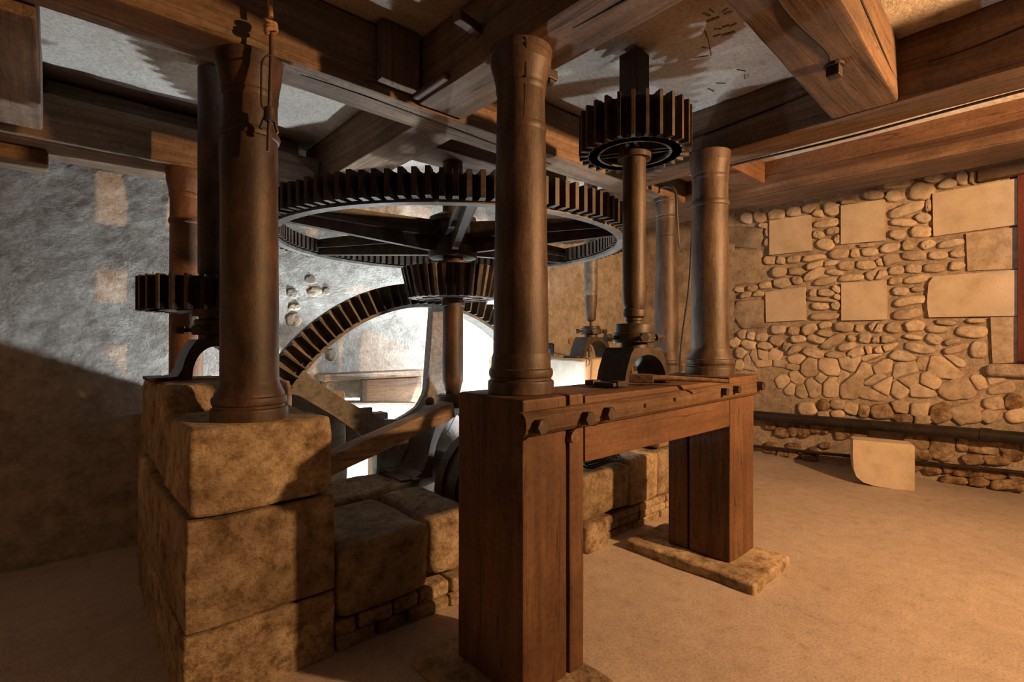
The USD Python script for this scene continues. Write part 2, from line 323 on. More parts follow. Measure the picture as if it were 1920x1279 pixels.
def raise_stone(P, depth, seed, n=18, rings=((1.0, -0.035), (0.985, 0.35), (0.90, 0.80), (0.72, 0.97), (0.4, 1.0)), flat=0.0):
    """polygon -> domed plate: list of (a, b, out)"""
    L = P.exterior.length
    o = np.array([P.exterior.interpolate(L * i / n).coords[0] for i in range(n)])
    if Polygon(o).exterior.is_ccw is False: o = o[::-1]
    c = np.array(P.representative_point().coords[0]) * 0.3 + np.array(P.centroid.coords[0]) * 0.7
    rs = np.random.RandomState(seed)
    tx, ty = rs.randn(2) * 0.10
    v = []
    for s, d in rings:
        q = c + (o - c) * s
        out = (d * depth if d > 0 else d) * np.ones(n)
        if d > 0: out = out + depth * d * ((q - c) @ np.array([tx, ty]) / max(0.05, math.sqrt(P.area))) + depth * 0.10 * rs.randn(n) * d
        v.append(np.c_[q, out])
    v.append(np.array([[c[0], c[1], depth * (1.0 + 0.05 * rs.randn())]]))
    v = np.vstack(v)
    f = []
    for i in range(len(rings) - 1):
        for j in range(n):
            f += [[i * n + j, i * n + (j + 1) % n, (i + 1) * n + (j + 1) % n], [i * n + j, (i + 1) * n + (j + 1) % n, (i + 1) * n + j]]
    e = len(rings) - 1
    f += [[e * n + j, e * n + (j + 1) % n, len(v) - 1] for j in range(n)]
    return v, np.array(f)
rs = np.random.RandomState(5)
for k, (x, z, w, h) in enumerate([(1.83, 2.19, .055, .04), (1.87, 2.08, .075, .05), (1.66, 2.05, .06, .05), (1.67, 1.80, .07, .07), (1.99, 2.09, .04, .04), (1.68, 1.92, .06, .035), (2.05, 1.47, .05, .06), (3.9, 1.9, .05, .04), (5.2, 2.0, .06, .05), (5.6, 1.6, .05, .05)]):
    P = dome_stone(x, z, w, h, rs.uniform(-20, 20), 0.04, k)
    v, f = raise_stone(P, 0.020, k)
    part(wb, 'stone', (np.c_[v[:, 0], YB + 0.004 - v[:, 2], v[:, 1]], f), 'brown_rubble' if k % 2 else 'plaster_right', True)

# the pebble and rubble wall on the right, laid out in metres along the wall: (y, z, half width, half height, turn, kind)
STONES = [(3.17,3.387,0.091,0.073,32,0),(2.998,3.377,0.099,0.078,45,0),(2.768,3.363,0.119,0.084,10,0),(2.542,3.363,0.087,0.069,8,0),(2.333,3.37,0.106,0.068,179,0),(2.256,3.289,0.094,0.05,26,0),(2.087,3.316,0.113,0.081,24,0),(1.92,3.353,0.112,0.037,13,0),(2.936,3.238,0.077,0.042,14,0),(2.875,3.136,0.071,0.034,87,0),(2.888,2.989,0.057,0.04,82,0),(2.139,3.136,0.154,0.059,2,0),(2.244,3.002,0.071,0.051,25,0),(2.07,3.021,0.087,0.049,3,0),(2.162,2.865,0.101,0.077,20,0),(2.014,2.908,0.061,0.047,99,0),(2.008,2.721,0.12,0.071,5,0),(1.838,2.706,0.061,0.048,78,0),(1.68,2.698,0.087,0.052,12,0),(1.716,2.789,0.083,0.031,3,0),(2.861,2.738,0.081,0.063,11,0),(2.709,2.72,0.064,0.054,26,0),(2.549,2.715,0.087,0.055,179,0),(2.303,2.699,0.142,0.047,179,0),(2.735,2.563,0.096,0.076,15,0),(2.511,2.547,0.102,0.053,14,0),(2.285,2.61,0.117,0.047,164,0),(2.099,2.609,0.087,0.036,173,0),(1.931,2.558,0.091,0.064,5,0),(1.721,2.541,0.103,0.059,9,0),(2.702,2.407,0.118,0.072,8,0),(2.505,2.424,0.067,0.057,20,0),(2.297,2.485,0.129,0.061,157,0),(2.064,2.488,0.104,0.038,16,0),(2.162,2.38,0.132,0.053,172,0),(1.871,2.399,0.14,0.051,180,0),(1.608,2.412,0.101,0.062,167,0),(3.089,2.36,0.077,0.047,2,0),(2.915,2.389,0.085,0.053,2,0),(3.283,2.353,0.066,0.04,7,0),(3.188,2.273,0.078,0.045,164,0),(3.012,2.275,0.09,0.043,5,0),(2.303,2.233,0.06,0.047,69,0),(2.173,2.231,0.102,0.052,9,0),(2.031,2.266,0.06,0.043,35,0),(2.025,2.169,0.046,0.038,27,0),(2.197,2.147,0.176,0.033,7,0),(2.226,2.056,0.106,0.049,7,0),(2.048,2.06,0.058,0.051,58,0),(2.173,1.922,0.174,0.049,178,0),(1.567,2.561,0.05,0.044,64,0),(2.748,1.76,0.098,0.066,176,0),(2.549,1.743,0.069,0.061,4,0),(2.357,1.767,0.094,0.07,162,0),(2.168,1.809,0.081,0.046,169,0),(1.958,1.785,0.117,0.067,8,0),(1.79,1.763,0.05,0.048,80,0),(1.618,1.772,0.074,0.066,35,0),(2.173,1.705,0.093,0.046,10,0),(2.492,1.627,0.103,0.054,0,0),(2.279,1.626,0.106,0.052,24,0),(2.082,1.593,0.159,0.06,148,0),(1.871,1.638,0.052,0.036,42,0),(1.727,1.637,0.068,0.065,3,0),(1.587,1.618,0.076,0.043,173,0),(1.925,1.53,0.105,0.051,167,0),(1.79,1.468,0.131,0.055,157,0),(2.048,1.425,0.113,0.048,179,0),(1.572,1.496,0.056,0.045,159,0),(2.309,1.44,0.126,0.06,16,0),(2.561,1.477,0.108,0.054,162,0),(2.517,1.361,0.103,0.061,10,0),(1.638,1.39,0.113,0.043,172,0),(3.246,1.688,0.066,0.065,68,0),(3.117,1.672,0.065,0.06,88,0),(2.963,1.657,0.082,0.064,169,0),(2.768,1.607,0.09,0.069,24,0),(3.153,1.549,0.107,0.073,10,0),(2.929,1.529,0.102,0.057,3,0),(2.631,1.524,0.059,0.051,92,0),(3.349,1.585,0.089,0.074,150,0),(2.963,1.414,0.089,0.064,20,0),(3.075,1.398,0.08,0.049,109,0),(2.794,1.403,0.073,0.07,22,0),(3.261,1.423,0.081,0.08,123,0),(3.174,1.352,0.095,0.043,90,0),(3.283,1.246,0.066,0.059,97,0),(2.742,1.286,0.092,0.042,3,0),(2.561,1.244,0.088,0.034,6,0),(2.956,1.279,0.152,0.043,173,0),(3.11,1.209,0.113,0.033,8,0),(2.363,1.238,0.134,0.106,94,0),(2.116,1.248,0.138,0.117,172,0),(1.903,1.301,0.131,0.095,176,0),(2.327,0.993,0.128,0.104,85,0),(2.505,1.083,0.107,0.076,77,0),(1.969,1.138,0.103,0.044,107,0),(1.876,1.042,0.159,0.1,102,0),(2.104,1.014,0.137,0.08,92,0),(2.22,1.112,0.078,0.054,120,0),(2.455,0.95,0.096,0.079,111,0),(1.732,1.226,0.106,0.08,27,0),(1.628,1.107,0.117,0.074,2,0),(1.649,0.958,0.123,0.075,7,0),(2.689,1.045,0.08,0.075,144,0),(2.587,0.955,0.09,0.06,116,0),(1.546,1.62,0.12,0.046,176,0),(1.256,1.648,0.089,0.032,11,0),(1.064,1.624,0.078,0.053,26,0),(0.907,1.59,0.069,0.039,172,0),(1.491,1.523,0.136,0.045,164,0),(1.195,1.514,0.148,0.055,13,0),(0.877,1.517,0.114,0.049,158,0),(1.705,1.49,0.053,0.047,93,0),(1.369,1.422,0.14,0.062,12,0),(1.633,1.38,0.103,0.04,172,0),(1.551,1.284,0.118,0.072,162,0),(1.336,1.257,0.13,0.082,168,0),(1.168,1.339,0.064,0.05,93,0),(0.98,1.3,0.166,0.102,13,0),(0.894,1.382,0.093,0.038,26,0),(1.288,1.146,0.113,0.068,153,0),(1.113,1.133,0.097,0.086,65,0),(1.168,1.025,0.105,0.07,1,0),(0.843,1.071,0.149,0.102,155,0),(0.686,1.147,0.072,0.064,85,0),(0.552,1.177,0.071,0.048,165,0),(0.513,1.105,0.094,0.058,165,0),(1.592,1.056,0.136,0.117,9,0),(1.393,1.021,0.086,0.08,126,0),(1.442,1.764,0.073,0.066,6,0),(1.242,1.778,0.089,0.07,173,0),(1.037,1.733,0.102,0.043,5,0),(0.963,1.811,0.092,0.031,9,0),(0.711,1.821,0.077,0.027,2,0),(1.622,1.774,0.068,0.066,67,0),(1.312,1.916,0.147,0.065,172,0),(1.293,2.074,0.141,0.053,168,0),(1.369,2.192,0.077,0.056,9,0),(1.209,2.204,0.056,0.035,7,0),(0.743,1.706,0.135,0.066,4,0),(0.686,1.508,0.093,0.073,91,0),(1.643,3.392,0.105,0.058,13,0),(1.393,3.47,0.157,0.046,1,0),(1.442,3.337,0.085,0.065,21,0),(1.177,3.339,0.123,0.096,24,0),(1.042,3.458,0.097,0.046,6,0),(0.954,3.37,0.086,0.052,4,0),(0.735,3.397,0.072,0.032,86,0),(0.818,3.405,0.077,0.051,86,0),(1.317,3.156,0.171,0.067,168,0),(1.113,3.163,0.075,0.027,88,0),(1.345,3.007,0.133,0.046,15,0),(1.158,3.027,0.08,0.053,34,0),(1.403,2.873,0.076,0.061,27,0),(1.177,2.873,0.101,0.07,9,0),(1.472,2.727,0.102,0.061,174,0),(1.307,2.728,0.066,0.051,77,0),(1.122,2.714,0.063,0.05,157,0),(0.911,2.695,0.118,0.046,172,0),(1.242,2.601,0.118,0.061,10,0),(1.024,2.58,0.089,0.051,11,0),(0.864,2.571,0.062,0.041,13,0),(1.491,2.578,0.113,0.067,173,0),(1.413,2.443,0.08,0.054,3,0),(1.246,2.449,0.078,0.055,12,0),(1.064,2.435,0.103,0.051,8,0),(0.868,2.437,0.069,0.05,13,0),(1.612,2.414,0.101,0.068,175,0),(1.423,2.324,0.068,0.051,174,0),(1.223,2.323,0.12,0.047,170,0),(1.541,0.747,0.102,0.078,165,2),(1.374,0.812,0.086,0.06,178,2),(1.195,0.806,0.092,0.07,176,2),(1.015,0.778,0.1,0.088,147,2),(0.793,0.791,0.106,0.092,154,2),(0.567,0.933,0.075,0.059,166,2),(0.414,0.957,0.069,0.056,100,2),(0.614,0.788,0.063,0.056,133,2),(0.392,0.812,0.069,0.061,148,2),(1.336,0.685,0.096,0.041,172,2),(1.177,0.68,0.083,0.046,170,2),(1.223,0.416,0.104,0.074,162,2),(0.998,0.393,0.127,0.095,102,2),(0.818,0.454,0.062,0.045,100,2),(0.646,0.447,0.108,0.065,175,2),(0.452,0.499,0.078,0.057,161,2),(0.727,0.303,0.083,0.048,165,2),(0.544,0.324,0.093,0.043,175,2),(0.422,0.398,0.071,0.042,174,2),(1.195,0.28,0.092,0.052,173,2),(1.232,0.145,0.068,0.051,155,2),(1.068,0.14,0.083,0.061,156,2),(0.937,0.176,0.067,0.049,157,2),(0.768,0.163,0.11,0.049,167,2),(0.567,0.169,0.086,0.048,172,2),(0.392,0.182,0.053,0.041,163,2),(0.894,0.038,0.103,0.039,172,2),(0.686,0.069,0.075,0.047,160,2),(0.49,0.078,0.091,0.047,164,2),(0.362,0.073,0.038,0.028,108,2),(2.852,0.41,0.065,0.048,10,2),(2.698,0.337,0.084,0.054,12,2),(2.559,0.378,0.065,0.056,117,2),(2.424,0.385,0.075,0.064,115,2),(2.283,0.436,0.062,0.053,147,2),(2.166,0.452,0.052,0.046,129,2),(1.967,0.424,0.083,0.07,172,2),(1.795,0.436,0.077,0.046,168,2),(2.384,0.692,0.092,0.072,165,2),(2.185,0.756,0.062,0.061,23,2),(2.023,0.782,0.07,0.054,3,2),(1.876,0.753,0.072,0.064,24,2),(1.742,0.724,0.068,0.052,99,2),(2.185,0.635,0.059,0.043,166,2),(2.023,0.663,0.066,0.043,170,2),(2.841,0.095,0.089,0.065,173,2),(2.698,0.059,0.065,0.052,167,2),(2.559,0.048,0.06,0.05,119,2),(2.353,0.06,0.078,0.054,161,2),(2.549,0.152,0.078,0.04,179,2),(2.293,0.147,0.069,0.039,179,2),(2.166,0.233,0.059,0.032,168,2)]
SQUARES = [((2.843, 3.283), (2.328, 3.271), (2.328, 2.795), (2.843, 2.802)), ((1.977, 3.323), (1.523, 3.311), (1.523, 2.812), (1.977, 2.831)),
           ((2.908, 2.288), (2.406, 2.324), (2.399, 1.880), (2.900, 1.865)), ((1.977, 2.338), (1.507, 2.331), (1.507, 1.859), (1.977, 1.860))]
QUOINS = [((1.075, 3.286), (.388, 3.296), (.388, 2.814), (1.065, 2.794)), ((.790, 2.787), (.388, 2.792), (.388, 2.355), (.777, 2.373)),
          ((1.108, 2.268), (1.065, 2.335), (.388, 2.344), (.388, 1.863), (1.108, 1.871), (1.125, 2.05)), ((.592, 1.855), (.388, 1.855), (.388, 1.376), (.575, 1.359))]
blocked = shapely.union_all([Polygon(p).buffer(0.012) for p in SQUARES + QUOINS] + [shapely.box(-2, 1.30, 0.40, 3.6)])
for k, p in enumerate(SQUARES + QUOINS):
    P = Polygon([(-y, z) for y, z in p]).buffer(-0.006).buffer(0.006)
    big = k < 4
    d = (0.075, 0.07, 0.045, 0.05)[k] if big else (0.05, 0.026, 0.05, 0.04)[k - 4]
    v, f = extrude(P, d + 0.05, ((XR + 0.04, 0, 0), (0, -1, 0), (0, 0, 1), (-1, 0, 0)))
    part(wr, 'dressed_stone' if big else 'quoin', (v, f), 'dressed' if big or k in (4, 6) else 'pebble1', False)
cs = np.array([(s[0], s[1]) for s in STONES])
wd = np.array([(s[2], s[3]) for s in STONES])
def reach(i, d):       # half size of stone i in direction d
    t = math.radians(STONES[i][4]); c, s = math.cos(t), math.sin(t)
    a, b = d[0] * c + d[1] * s, -d[0] * s + d[1] * c
    return 1 / math.sqrt((a / wd[i, 0]) ** 2 + (b / wd[i, 1]) ** 2)
for i, (y, z, w, h, ang, kind) in enumerate(STONES):
    if y < 0.40 and z > 1.30: continue
    flat_zone = kind == 0 and z < 1.42
    g = 1.24 if flat_zone else (1.26 if kind == 2 else 1.05)
    P = dome_stone(y, z, w * g, h * g, ang, 0.04, i, power=4.0 if flat_zone or kind == 2 else 2.7)
    if P is None: continue
    for j in np.nonzero(np.hypot(*(cs - cs[i]).T) < 0.6)[0]:
        if j == i: continue
        d = cs[j] - cs[i]; D = np.linalg.norm(d)
        if D < 1e-6: continue
        u = d / D
        ri, rj = reach(i, u), reach(j, -u)
        if ri + rj < D * 0.96: continue
        m = D * ri / (ri + rj) - 0.006
        nrm = np.array([-u[1], u[0]])
        far = cs[i] + u * m
        half = Polygon([far + nrm * 3, far - nrm * 3, far - nrm * 3 - u * 3, far + nrm * 3 - u * 3])
        P = P.intersection(half)
        if P.is_empty: break
    if P.is_empty: continue
    P = P.difference(blocked)
    if P.is_empty: continue
    if P.geom_type != 'Polygon': P = max(P.geoms, key=lambda q: q.area)
    if P.area < 0.0008: continue
    P = P.buffer(-0.008).buffer(0.008)
    if P.is_empty or P.geom_type != 'Polygon': continue
    depth = 0.022 if flat_zone else (0.045 if kind == 2 else 0.050)
    v, f = raise_stone(P, depth, i, 16)
    pts = np.c_[XR - 0.012 - v[:, 2], v[:, 0], v[:, 1]]
    part(wr, 'stone', (pts, f[:, ::-1]), 'brown_rubble' if z < 0.62 or (kind == 2 and i % 3 == 0) else 'pebble%d' % (i * 7 % 3), True)
# plaster that still covers the wall's end
def skin(p): return 0.035 * (meshkit.fbm(p * 3.1, 4, 61) - 0.5)
v, f = grid((XR - 0.035, 4.95, -0.05), (0, -1.60, 0), (0, 0, 3.6), 50, 100, skin)
edge = 3.42 + 0.25 * (meshkit.fbm(np.c_[v[:, 2] * 1.3, v[:, 2] * 0, v[:, 2] * 0], 3, 9) - 0.5) - 0.12 * (v[:, 2] > 1.9)
ok = (v[f][:, :, 1].mean(1) > edge[f].mean(1))
part(wr, 'plaster', (v, f[ok]), 'plaster_right', True)
for k, (p, mt) in enumerate([(((3.54, 3.34), (2.95, 3.21), (2.95, 3.0), (3.04, 2.92), (3.54, 3.02)), 'plaster_grey'), (((3.55, 3.0), (2.97, 2.9), (2.95, 2.65), (3.08, 2.43), (3.44, 2.41), (3.55, 2.69)), 'plaster_right'),
                              (((3.34, 2.2), (2.92, 2.2), (2.92, 1.88), (2.90, 1.79), (3.25, 1.77), (3.39, 1.98)), 'plaster_right')]):
    P = Polygon(p).buffer(-.03).buffer(.03)
    v, f = raise_stone(P, 0.03, 300 + k, 40)
    v[:, 2] += .022 * (meshkit.fbm(np.c_[v[:, :2] * 9, v[:, 2] * 0], 3, 71 + k) - .5)
    part(wr, 'plaster', (np.c_[XR - 0.012 - v[:, 2], v[:, 0], v[:, 1]], f[:, ::-1]), mt, True)
# window with its red timber at the right end of the rubble wall
win = thing('window_1', None, None, (XR, 0.0, 1.39), kind='structure')
for y0, y1, z0, z1 in ((0.30, 0.385, 1.39, 3.32), (-1.1, -1.01, 1.39, 3.32), (-1.01, 0.30, 1.39, 1.48), (-1.01, 0.30, 3.23, 3.32)):
    part(win, 'frame', rbox((XR - 0.10, y0, z0), (XR + 0.02, y1, z1), 0.006, 1, 0), 'red_paint')
for k in range(6):
    part(win, 'plank', rbox((XR - 0.06, -1.01 + k * 0.2185, 1.48), (XR - 0.02, -1.01 + (k + 1) * 0.2185 - 0.004, 3.23), 0.004, 1, 0), 'red_paint')
part(win, 'sill', rbox((XR - 0.12, -1.3, 1.22), (XR + 0.02, 0.62, 1.36), 0.04, 0.1, 0.02, 5, 3), 'mortar', True)

# ------------------------------------------------------------------ timbers overhead
def beam(label, lo, hi, mat, seed, r=0.016, amp=0.008, twist=0.0, name='ceiling_beam', cat='beam', mid=None):
    c = [(lo[0] + hi[0]) / 2, (lo[1] + hi[1]) / 2, lo[2]]
    t = thing(name, label, cat, c)
    v, f = rbox(lo, hi, r, 0.12, amp, 1.6, seed)
    v = warp(v, 0.003, 9, seed + 5)
    if twist:
        a = math.radians(twist); x, y = v[:, 0] - lo[0], v[:, 1] - c[1]
        v = np.c_[lo[0] + x * math.cos(a) - y * math.sin(a), c[1] + x * math.sin(a) + y * math.cos(a), v[:, 2]]
    part(t, 'timber', (v, f), mat, 35)
    return t
b1 = beam('long dark oak beam running from top left above the tall left column to the far right', (-2.9, 2.61, 2.99), (4.72, 2.88, 3.37), 'oak_x', 1)
b2 = beam('broad oak beam resting on the cracked middle column, rising to the top edge', (1.60, -3.4, 3.0), (1.925, 2.60, 3.37), 'oak_y', 2)
part(b2, 'peg', along((1.62, 2.02, 3.17), (1.43, 1.98, 3.16), 0.05, 0.05, 0.006, 0.002, 3), 'red_oak_x')
v, f = lathe([(0.03, 3.0), (0.03, 2.93), (0.022, 2.925)][::-1], (1.90, 1.82, 0), 6)
bolt = part(b2, 'bolt', (v, f), 'rusty')
part(bolt, 'nut', rbox((1.865, 1.785, 2.945), (1.935, 1.855, 2.995), 0.006, 1, 0), 'rusty')
beam('oak beam behind the long beam, running back over the large spur wheel', (1.74, 2.89, 3.0), (2.06, 4.80, 3.36), 'oak_y', 3)
b3 = beam('thick pale oak beam with an iron nut in its underside, upper right', (1.94, 0.615, 3.0), (3.665, 0.955, 3.37), 'brown_oak_x', 4, twist=2.4)
v, f = lathe([(0.045, 2.985), (0.045, 3.0)], (2.93, 0.81, 0), 16)
part(b3, 'washer', (v, f), 'iron')
part(b3, 'nut', rbox((2.90, 0.78, 2.935), (2.96, 0.84, 2.99), 0.005, 1, 0), 'iron')
b4 = beam('long red-brown oak beam on the right-hand column with a black cable along its lower edge', (3.67, -3.9, 3.0), (4.0, 2.60, 3.38), 'brown_oak_y', 5)
def crack(t, pts, r=.007):
    p = smooth_path(pts, 24) + np.c_[np.zeros((24, 2)), np.zeros(24)]
    part(t, 'crack', tube(p, [r * (.35 + .65 * math.sin(math.pi * (k + 1) / 26)) for k in range(24)], 6), 'black')
crack(b3, [(2.0, .785, 3.001), (2.4, .815, 3.0), (2.72, .80, 3.001), (2.90, .83, 3.0)])
crack(b3, [(2.0, .620, 3.21), (2.5, .640, 3.17), (3.1, .664, 3.13), (3.6, .684, 3.09)])
crack(b4, [(3.669, 2.45, 3.15), (3.668, 1.9, 3.17), (3.669, 1.4, 3.20), (3.668, 1.05, 3.23)])
crack(b4, [(3.669, .55, 3.18), (3.669, .2, 3.20), (3.669, -.2, 3.26), (3.669, -.9, 3.28)])
crack(b1, [(.95, 2.70, 2.991), (1.5, 2.69, 2.99), (2.1, 2.72, 2.991), (2.9, 2.75, 2.99)])
crack(b2, [(1.72, 1.5, 3.0), (1.74, .9, 3.001), (1.73, .3, 3.0), (1.76, -.5, 3.0)])
beam('orange-brown squared beam beside the pale plaster strip, right of the cable beam', (4.72, -3.9, 3.06), (4.94, 4.6, 3.36), 'red_oak_y', 6, amp=0.004)
beam('widest dark beam nearest the pebble wall', (4.96, -3.9, 2.985), (5.45, 4.7, 3.62), 'brown_oak_y', 7, amp=0.006)
beam('short oak joist stub above the right-hand column', (4.0, 1.84, 3.005), (4.715, 2.14, 3.19), 'red_oak_x', 8, name='joist')
beam('grey oak wall beam carried by the rusty rear-left column', (-2.9, 4.40, 2.885), (1.72, 4.90, 3.19), 'oak_x', 9, amp=0.014)
beam('rough plank lying on top of the grey wall beam under the ceiling', (-0.05, 4.55, 3.20), (1.6, 4.92, 3.34), 'dark_oak_x', 10, amp=0.02, name='wall_plank', cat='plank')
beam('broad beam with striped light on its underside in the top left corner', (-0.52, 2.90, 2.94), (-0.055, 4.86, 3.37), 'oak_y', 11)
beam('short timber pad under the end of the top left corner beam, on the plaster wall', (-0.62, 4.62, 2.78), (-0.03, 4.92, 2.88), 'oak_x', 12, name='timber_pad', cat='wood block')
t = beam('square upright stub hanging in the angle of the two dark crossing beams', (1.33, 2.53, 3.04), (1.575, 2.60, 3.37), 'oak_z', 13, name='hanging_post', cat='post')
part(t, 'lip', rbox((1.555, 2.27, 3.02), (1.605, 2.60, 3.06), 0.015, 0.1, 0.004, 6, 3), 'red_oak_y', True)
beam('black cross timber holding the head of the upright shaft', (2.07, 3.22, 3.06), (3.62, 3.58, 3.3), 'dark_oak_x', 14, name='cross_timber')
beam('short dark wood block lying on the long beam left of the raised pinion', (3.02, 2.63, 3.365), (3.2, 2.86, 3.50), 'dark_oak_x', 15, name='wood_block', cat='wood block')
beam('dark timber lintel over the red window', (7.38, -1.6, 3.32), (7.56, 0.69, 3.54), 'oak_y', 17, name='lintel', cat='lintel')
beam('narrow plank end hanging beside the right-hand column', (4.02, 2.02, 2.60), (4.07, 2.16, 3.0), 'red_oak_z', 18, name='hanging_plank', cat='plank', amp=0.002)

# ------------------------------------------------------------------ columns
def column(label, x, y, z0, z1, rb, rt, base_r, mat, capf=1.0, ring_z=None, crack=False, n=56):
    t = thing('column', label, 'column', (x, y, z0))
    H = z1 - z0
    part(t, 'base', lathe([(base_r, z0), (base_r, z0 + .050), (base_r * .985, z0 + .058), (base_r * .925, z0 + .062), (base_r * .925, z0 + .074), (base_r * .96, z0 + .080), (base_r * .975, z0 + .095), (base_r * .96, z0 + .112), (base_r * .91, z0 + .118), (base_r * .90, z0 + .130), (rb * 1.05, z0 + .165), (rb, z0 + .19)], (x, y, 0), n), mat, 22)
    zc = z1 - .20
    rz = ring_z or z1 - .38
    def rad(z): return rb + (rt - rb) * ((z - z0) / H) ** 1.3
    prof = [(rad(z), z) for z in np.linspace(z0 + .18, rz - .02, 14)]
    part(t, 'shaft', lathe(prof + [(rad(rz), rz), (rad(zc), zc + .02)], (x, y, 0), n), mat, 40)
    part(t, 'collar', lathe([(rt, rz - .022), (rt * 1.07, rz - .018), (rt * 1.12, rz), (rt * 1.07, rz + .018), (rt, rz + .022)], (x, y, 0), n), mat, 40)
    cf = lambda k: rt * (1 + (k - 1) * capf)
    part(t, 'capital', lathe([(rt, zc - .01), (cf(1.08), zc), (cf(1.09), zc + .02), (cf(1.03), zc + .025), (cf(1.1), zc + .035), (cf(1.12), zc + .05), (cf(1.2), zc + .085), (cf(1.30), zc + .125), (cf(1.31), zc + .13), (cf(1.31), zc + .165), (cf(1.36), zc + .17), (cf(1.36), z1)], (x, y, 0), n), mat, 40)
    if crack:
        a = math.atan2(-y, -x) + 0.13
        pts = []
        for k, z in enumerate(np.linspace(z1 - .01, z1 - .95, 26)):
            r = rad(z) - 0.004 + (0.0 if z < zc - .01 else rt * .40 * max(0, (z - zc)) / .2)
            aa = a + .035 * math.sin(k * .5) + .012 * math.sin(k * 1.9) + k * 0.002
            pts.append((x + r * math.cos(aa), y + r * math.sin(aa), z))
        part(t, 'crack', tube(pts, [0.0065 * (1 - .8 * k / 25) for k in range(26)], 6), 'black')
    return t
column('brown column with a long black crack, standing on the near bench post', 1.685, 1.80, 1.352, 3.0, .136, .112, .160, 'turned', crack=True)
column('tall rust-brown column standing on the front of the stone pier', .72, 2.735, 1.215, 2.99, .133, .124, .174, 'rusty', capf=.55)
column('worn column on the far end of the timber bench', 3.63, 1.815, 1.352, 2.995, .136, .124, .176, 'turned', capf=.5)
column('slim column behind the bench with a cable hanging past it', 4.45, 2.67, 1.30, 2.985, .118, .092, .15, 'turned')
column('orange-rusty column against the plaster wall, behind the stone pier', .745, 4.52, 1.03, 2.885, .112, .104, .15, 'orange_rust', capf=.8)

# ------------------------------------------------------------------ gears
def pol(cx, cy, r, a, z): return (cx + r * math.cos(a), cy + r * math.sin(a), z)
def radial_tooth(cx, cy, a, r0, r1, w0, w1, z0, z1):
    d0, d1 = w0 / 2 / r0, w1 / 2 / r1
    return hexa([pol(cx, cy, r0, a - d0, z0), pol(cx, cy, r1, a - d1, z0), pol(cx, cy, r1, a + d1, z0), pol(cx, cy, r0, a + d0, z0),
                 pol(cx, cy, r0, a - d0, z1), pol(cx, cy, r1, a - d1, z1), pol(cx, cy, r1, a + d1, z1), pol(cx, cy, r0, a + d0, z1)])
CX, CY = 2.42, 3.40
sw = thing('spur_wheel', 'huge horizontal spur wheel with dark teeth in the middle of the mill frame', 'gear wheel', (CX, CY, 2.30))
part(sw, 'rim', ring(1.335, 1.378, 2.372, 2.518, (CX, CY, 0), 160), 'iron', 40)
part(sw, 'flange', ring(1.318, 1.383, 2.358, 2.382, (CX, CY, 0), 160), 'grey_iron', 40)
NT = 124
rs = np.random.RandomState(8)
for k in range(NT):
    a = 2 * math.pi * k / NT
    j = rs.uniform(-.006, .006)
    m = cat_(radial_tooth(CX, CY, a, 1.375, 1.395, .062, .046, 2.372, 2.520), radial_tooth(CX, CY, a, 1.392, 1.462 + j * .5, .040, .028, 2.372 + j * .5, 2.526 + j),
             radial_tooth(CX, CY, a, 1.298, 1.338, .038, .042, 2.395, 2.505))
    part(sw, 'tooth', m, 'iron' if rs.rand() < .6 else 'turned')
for k in range(6):
    a = math.radians(-120.7 + 60 * k)
    u, s = np.array([math.cos(a), math.sin(a), 0]), np.array([-math.sin(a), math.cos(a), 0])
    c = np.array([CX, CY, 0])
    def bar(r0, r1, w0, w1, z0a, z1a, z0b, z1b):
        P = [c + u * r0 - s * w0 / 2 + [0, 0, z0a], c + u * r1 - s * w1 / 2 + [0, 0, z0b], c + u * r1 + s * w1 / 2 + [0, 0, z0b], c + u * r0 + s * w0 / 2 + [0, 0, z0a],
             c + u * r0 - s * w0 / 2 + [0, 0, z1a], c + u * r1 - s * w1 / 2 + [0, 0, z1b], c + u * r1 + s * w1 / 2 + [0, 0, z1b], c + u * r0 + s * w0 / 2 + [0, 0, z1a]]
        return hexa(P)
    part(sw, 'arm', cat_(bar(.14, 1.34, .05, .05, 2.31, 2.56, 2.375, 2.51), bar(.14, 1.34, .15, .12, 2.42, 2.455, 2.43, 2.46)), 'iron')
part(sw, 'hub', lathe([(.12, 2.27), (.19, 2.275), (.20, 2.30), (.20, 2.36), (.165, 2.37), (.165, 2.55), (.19, 2.56), (.19, 2.60), (.13, 2.63)], (CX, CY, 0), 40), 'iron', 40)

us = thing('upright_shaft', 'rust-brown upright shaft in the middle, with a dark cone-shaped pinion below the huge spur wheel', 'shaft', (CX, CY, 1.17))
part(us, 'spindle', lathe([(.055, 1.17), (.066, 1.20), (.072, 1.24), (.084, 1.27), (.085, 1.40), (.082, 1.88), (.095, 1.885), (.095, 1.935), (.082, 1.94), (.085, 2.3), (.080, 3.36)], (CX, CY, 0), 36), 'rusty', 40)
pin = part(us, 'bevel_pinion', lathe([(.295, 1.942), (.338, 1.942), (.385, 2.185), (.345, 2.185), (.30, 2.05)], (CX, CY, 0), 72, closed=True), 'iron', 40)
part(us, 'web', cat_(ring(.085, .15, 1.95, 2.24, (CX, CY, 0), 40), ring(.25, .305, 1.95, 1.985, (CX, CY, 0), 48), *[radial_tooth(CX, CY, a, .13, .31, .075, .09, 1.955, 1.985) for a in np.arange(6) * math.pi / 3]), 'iron', 40)
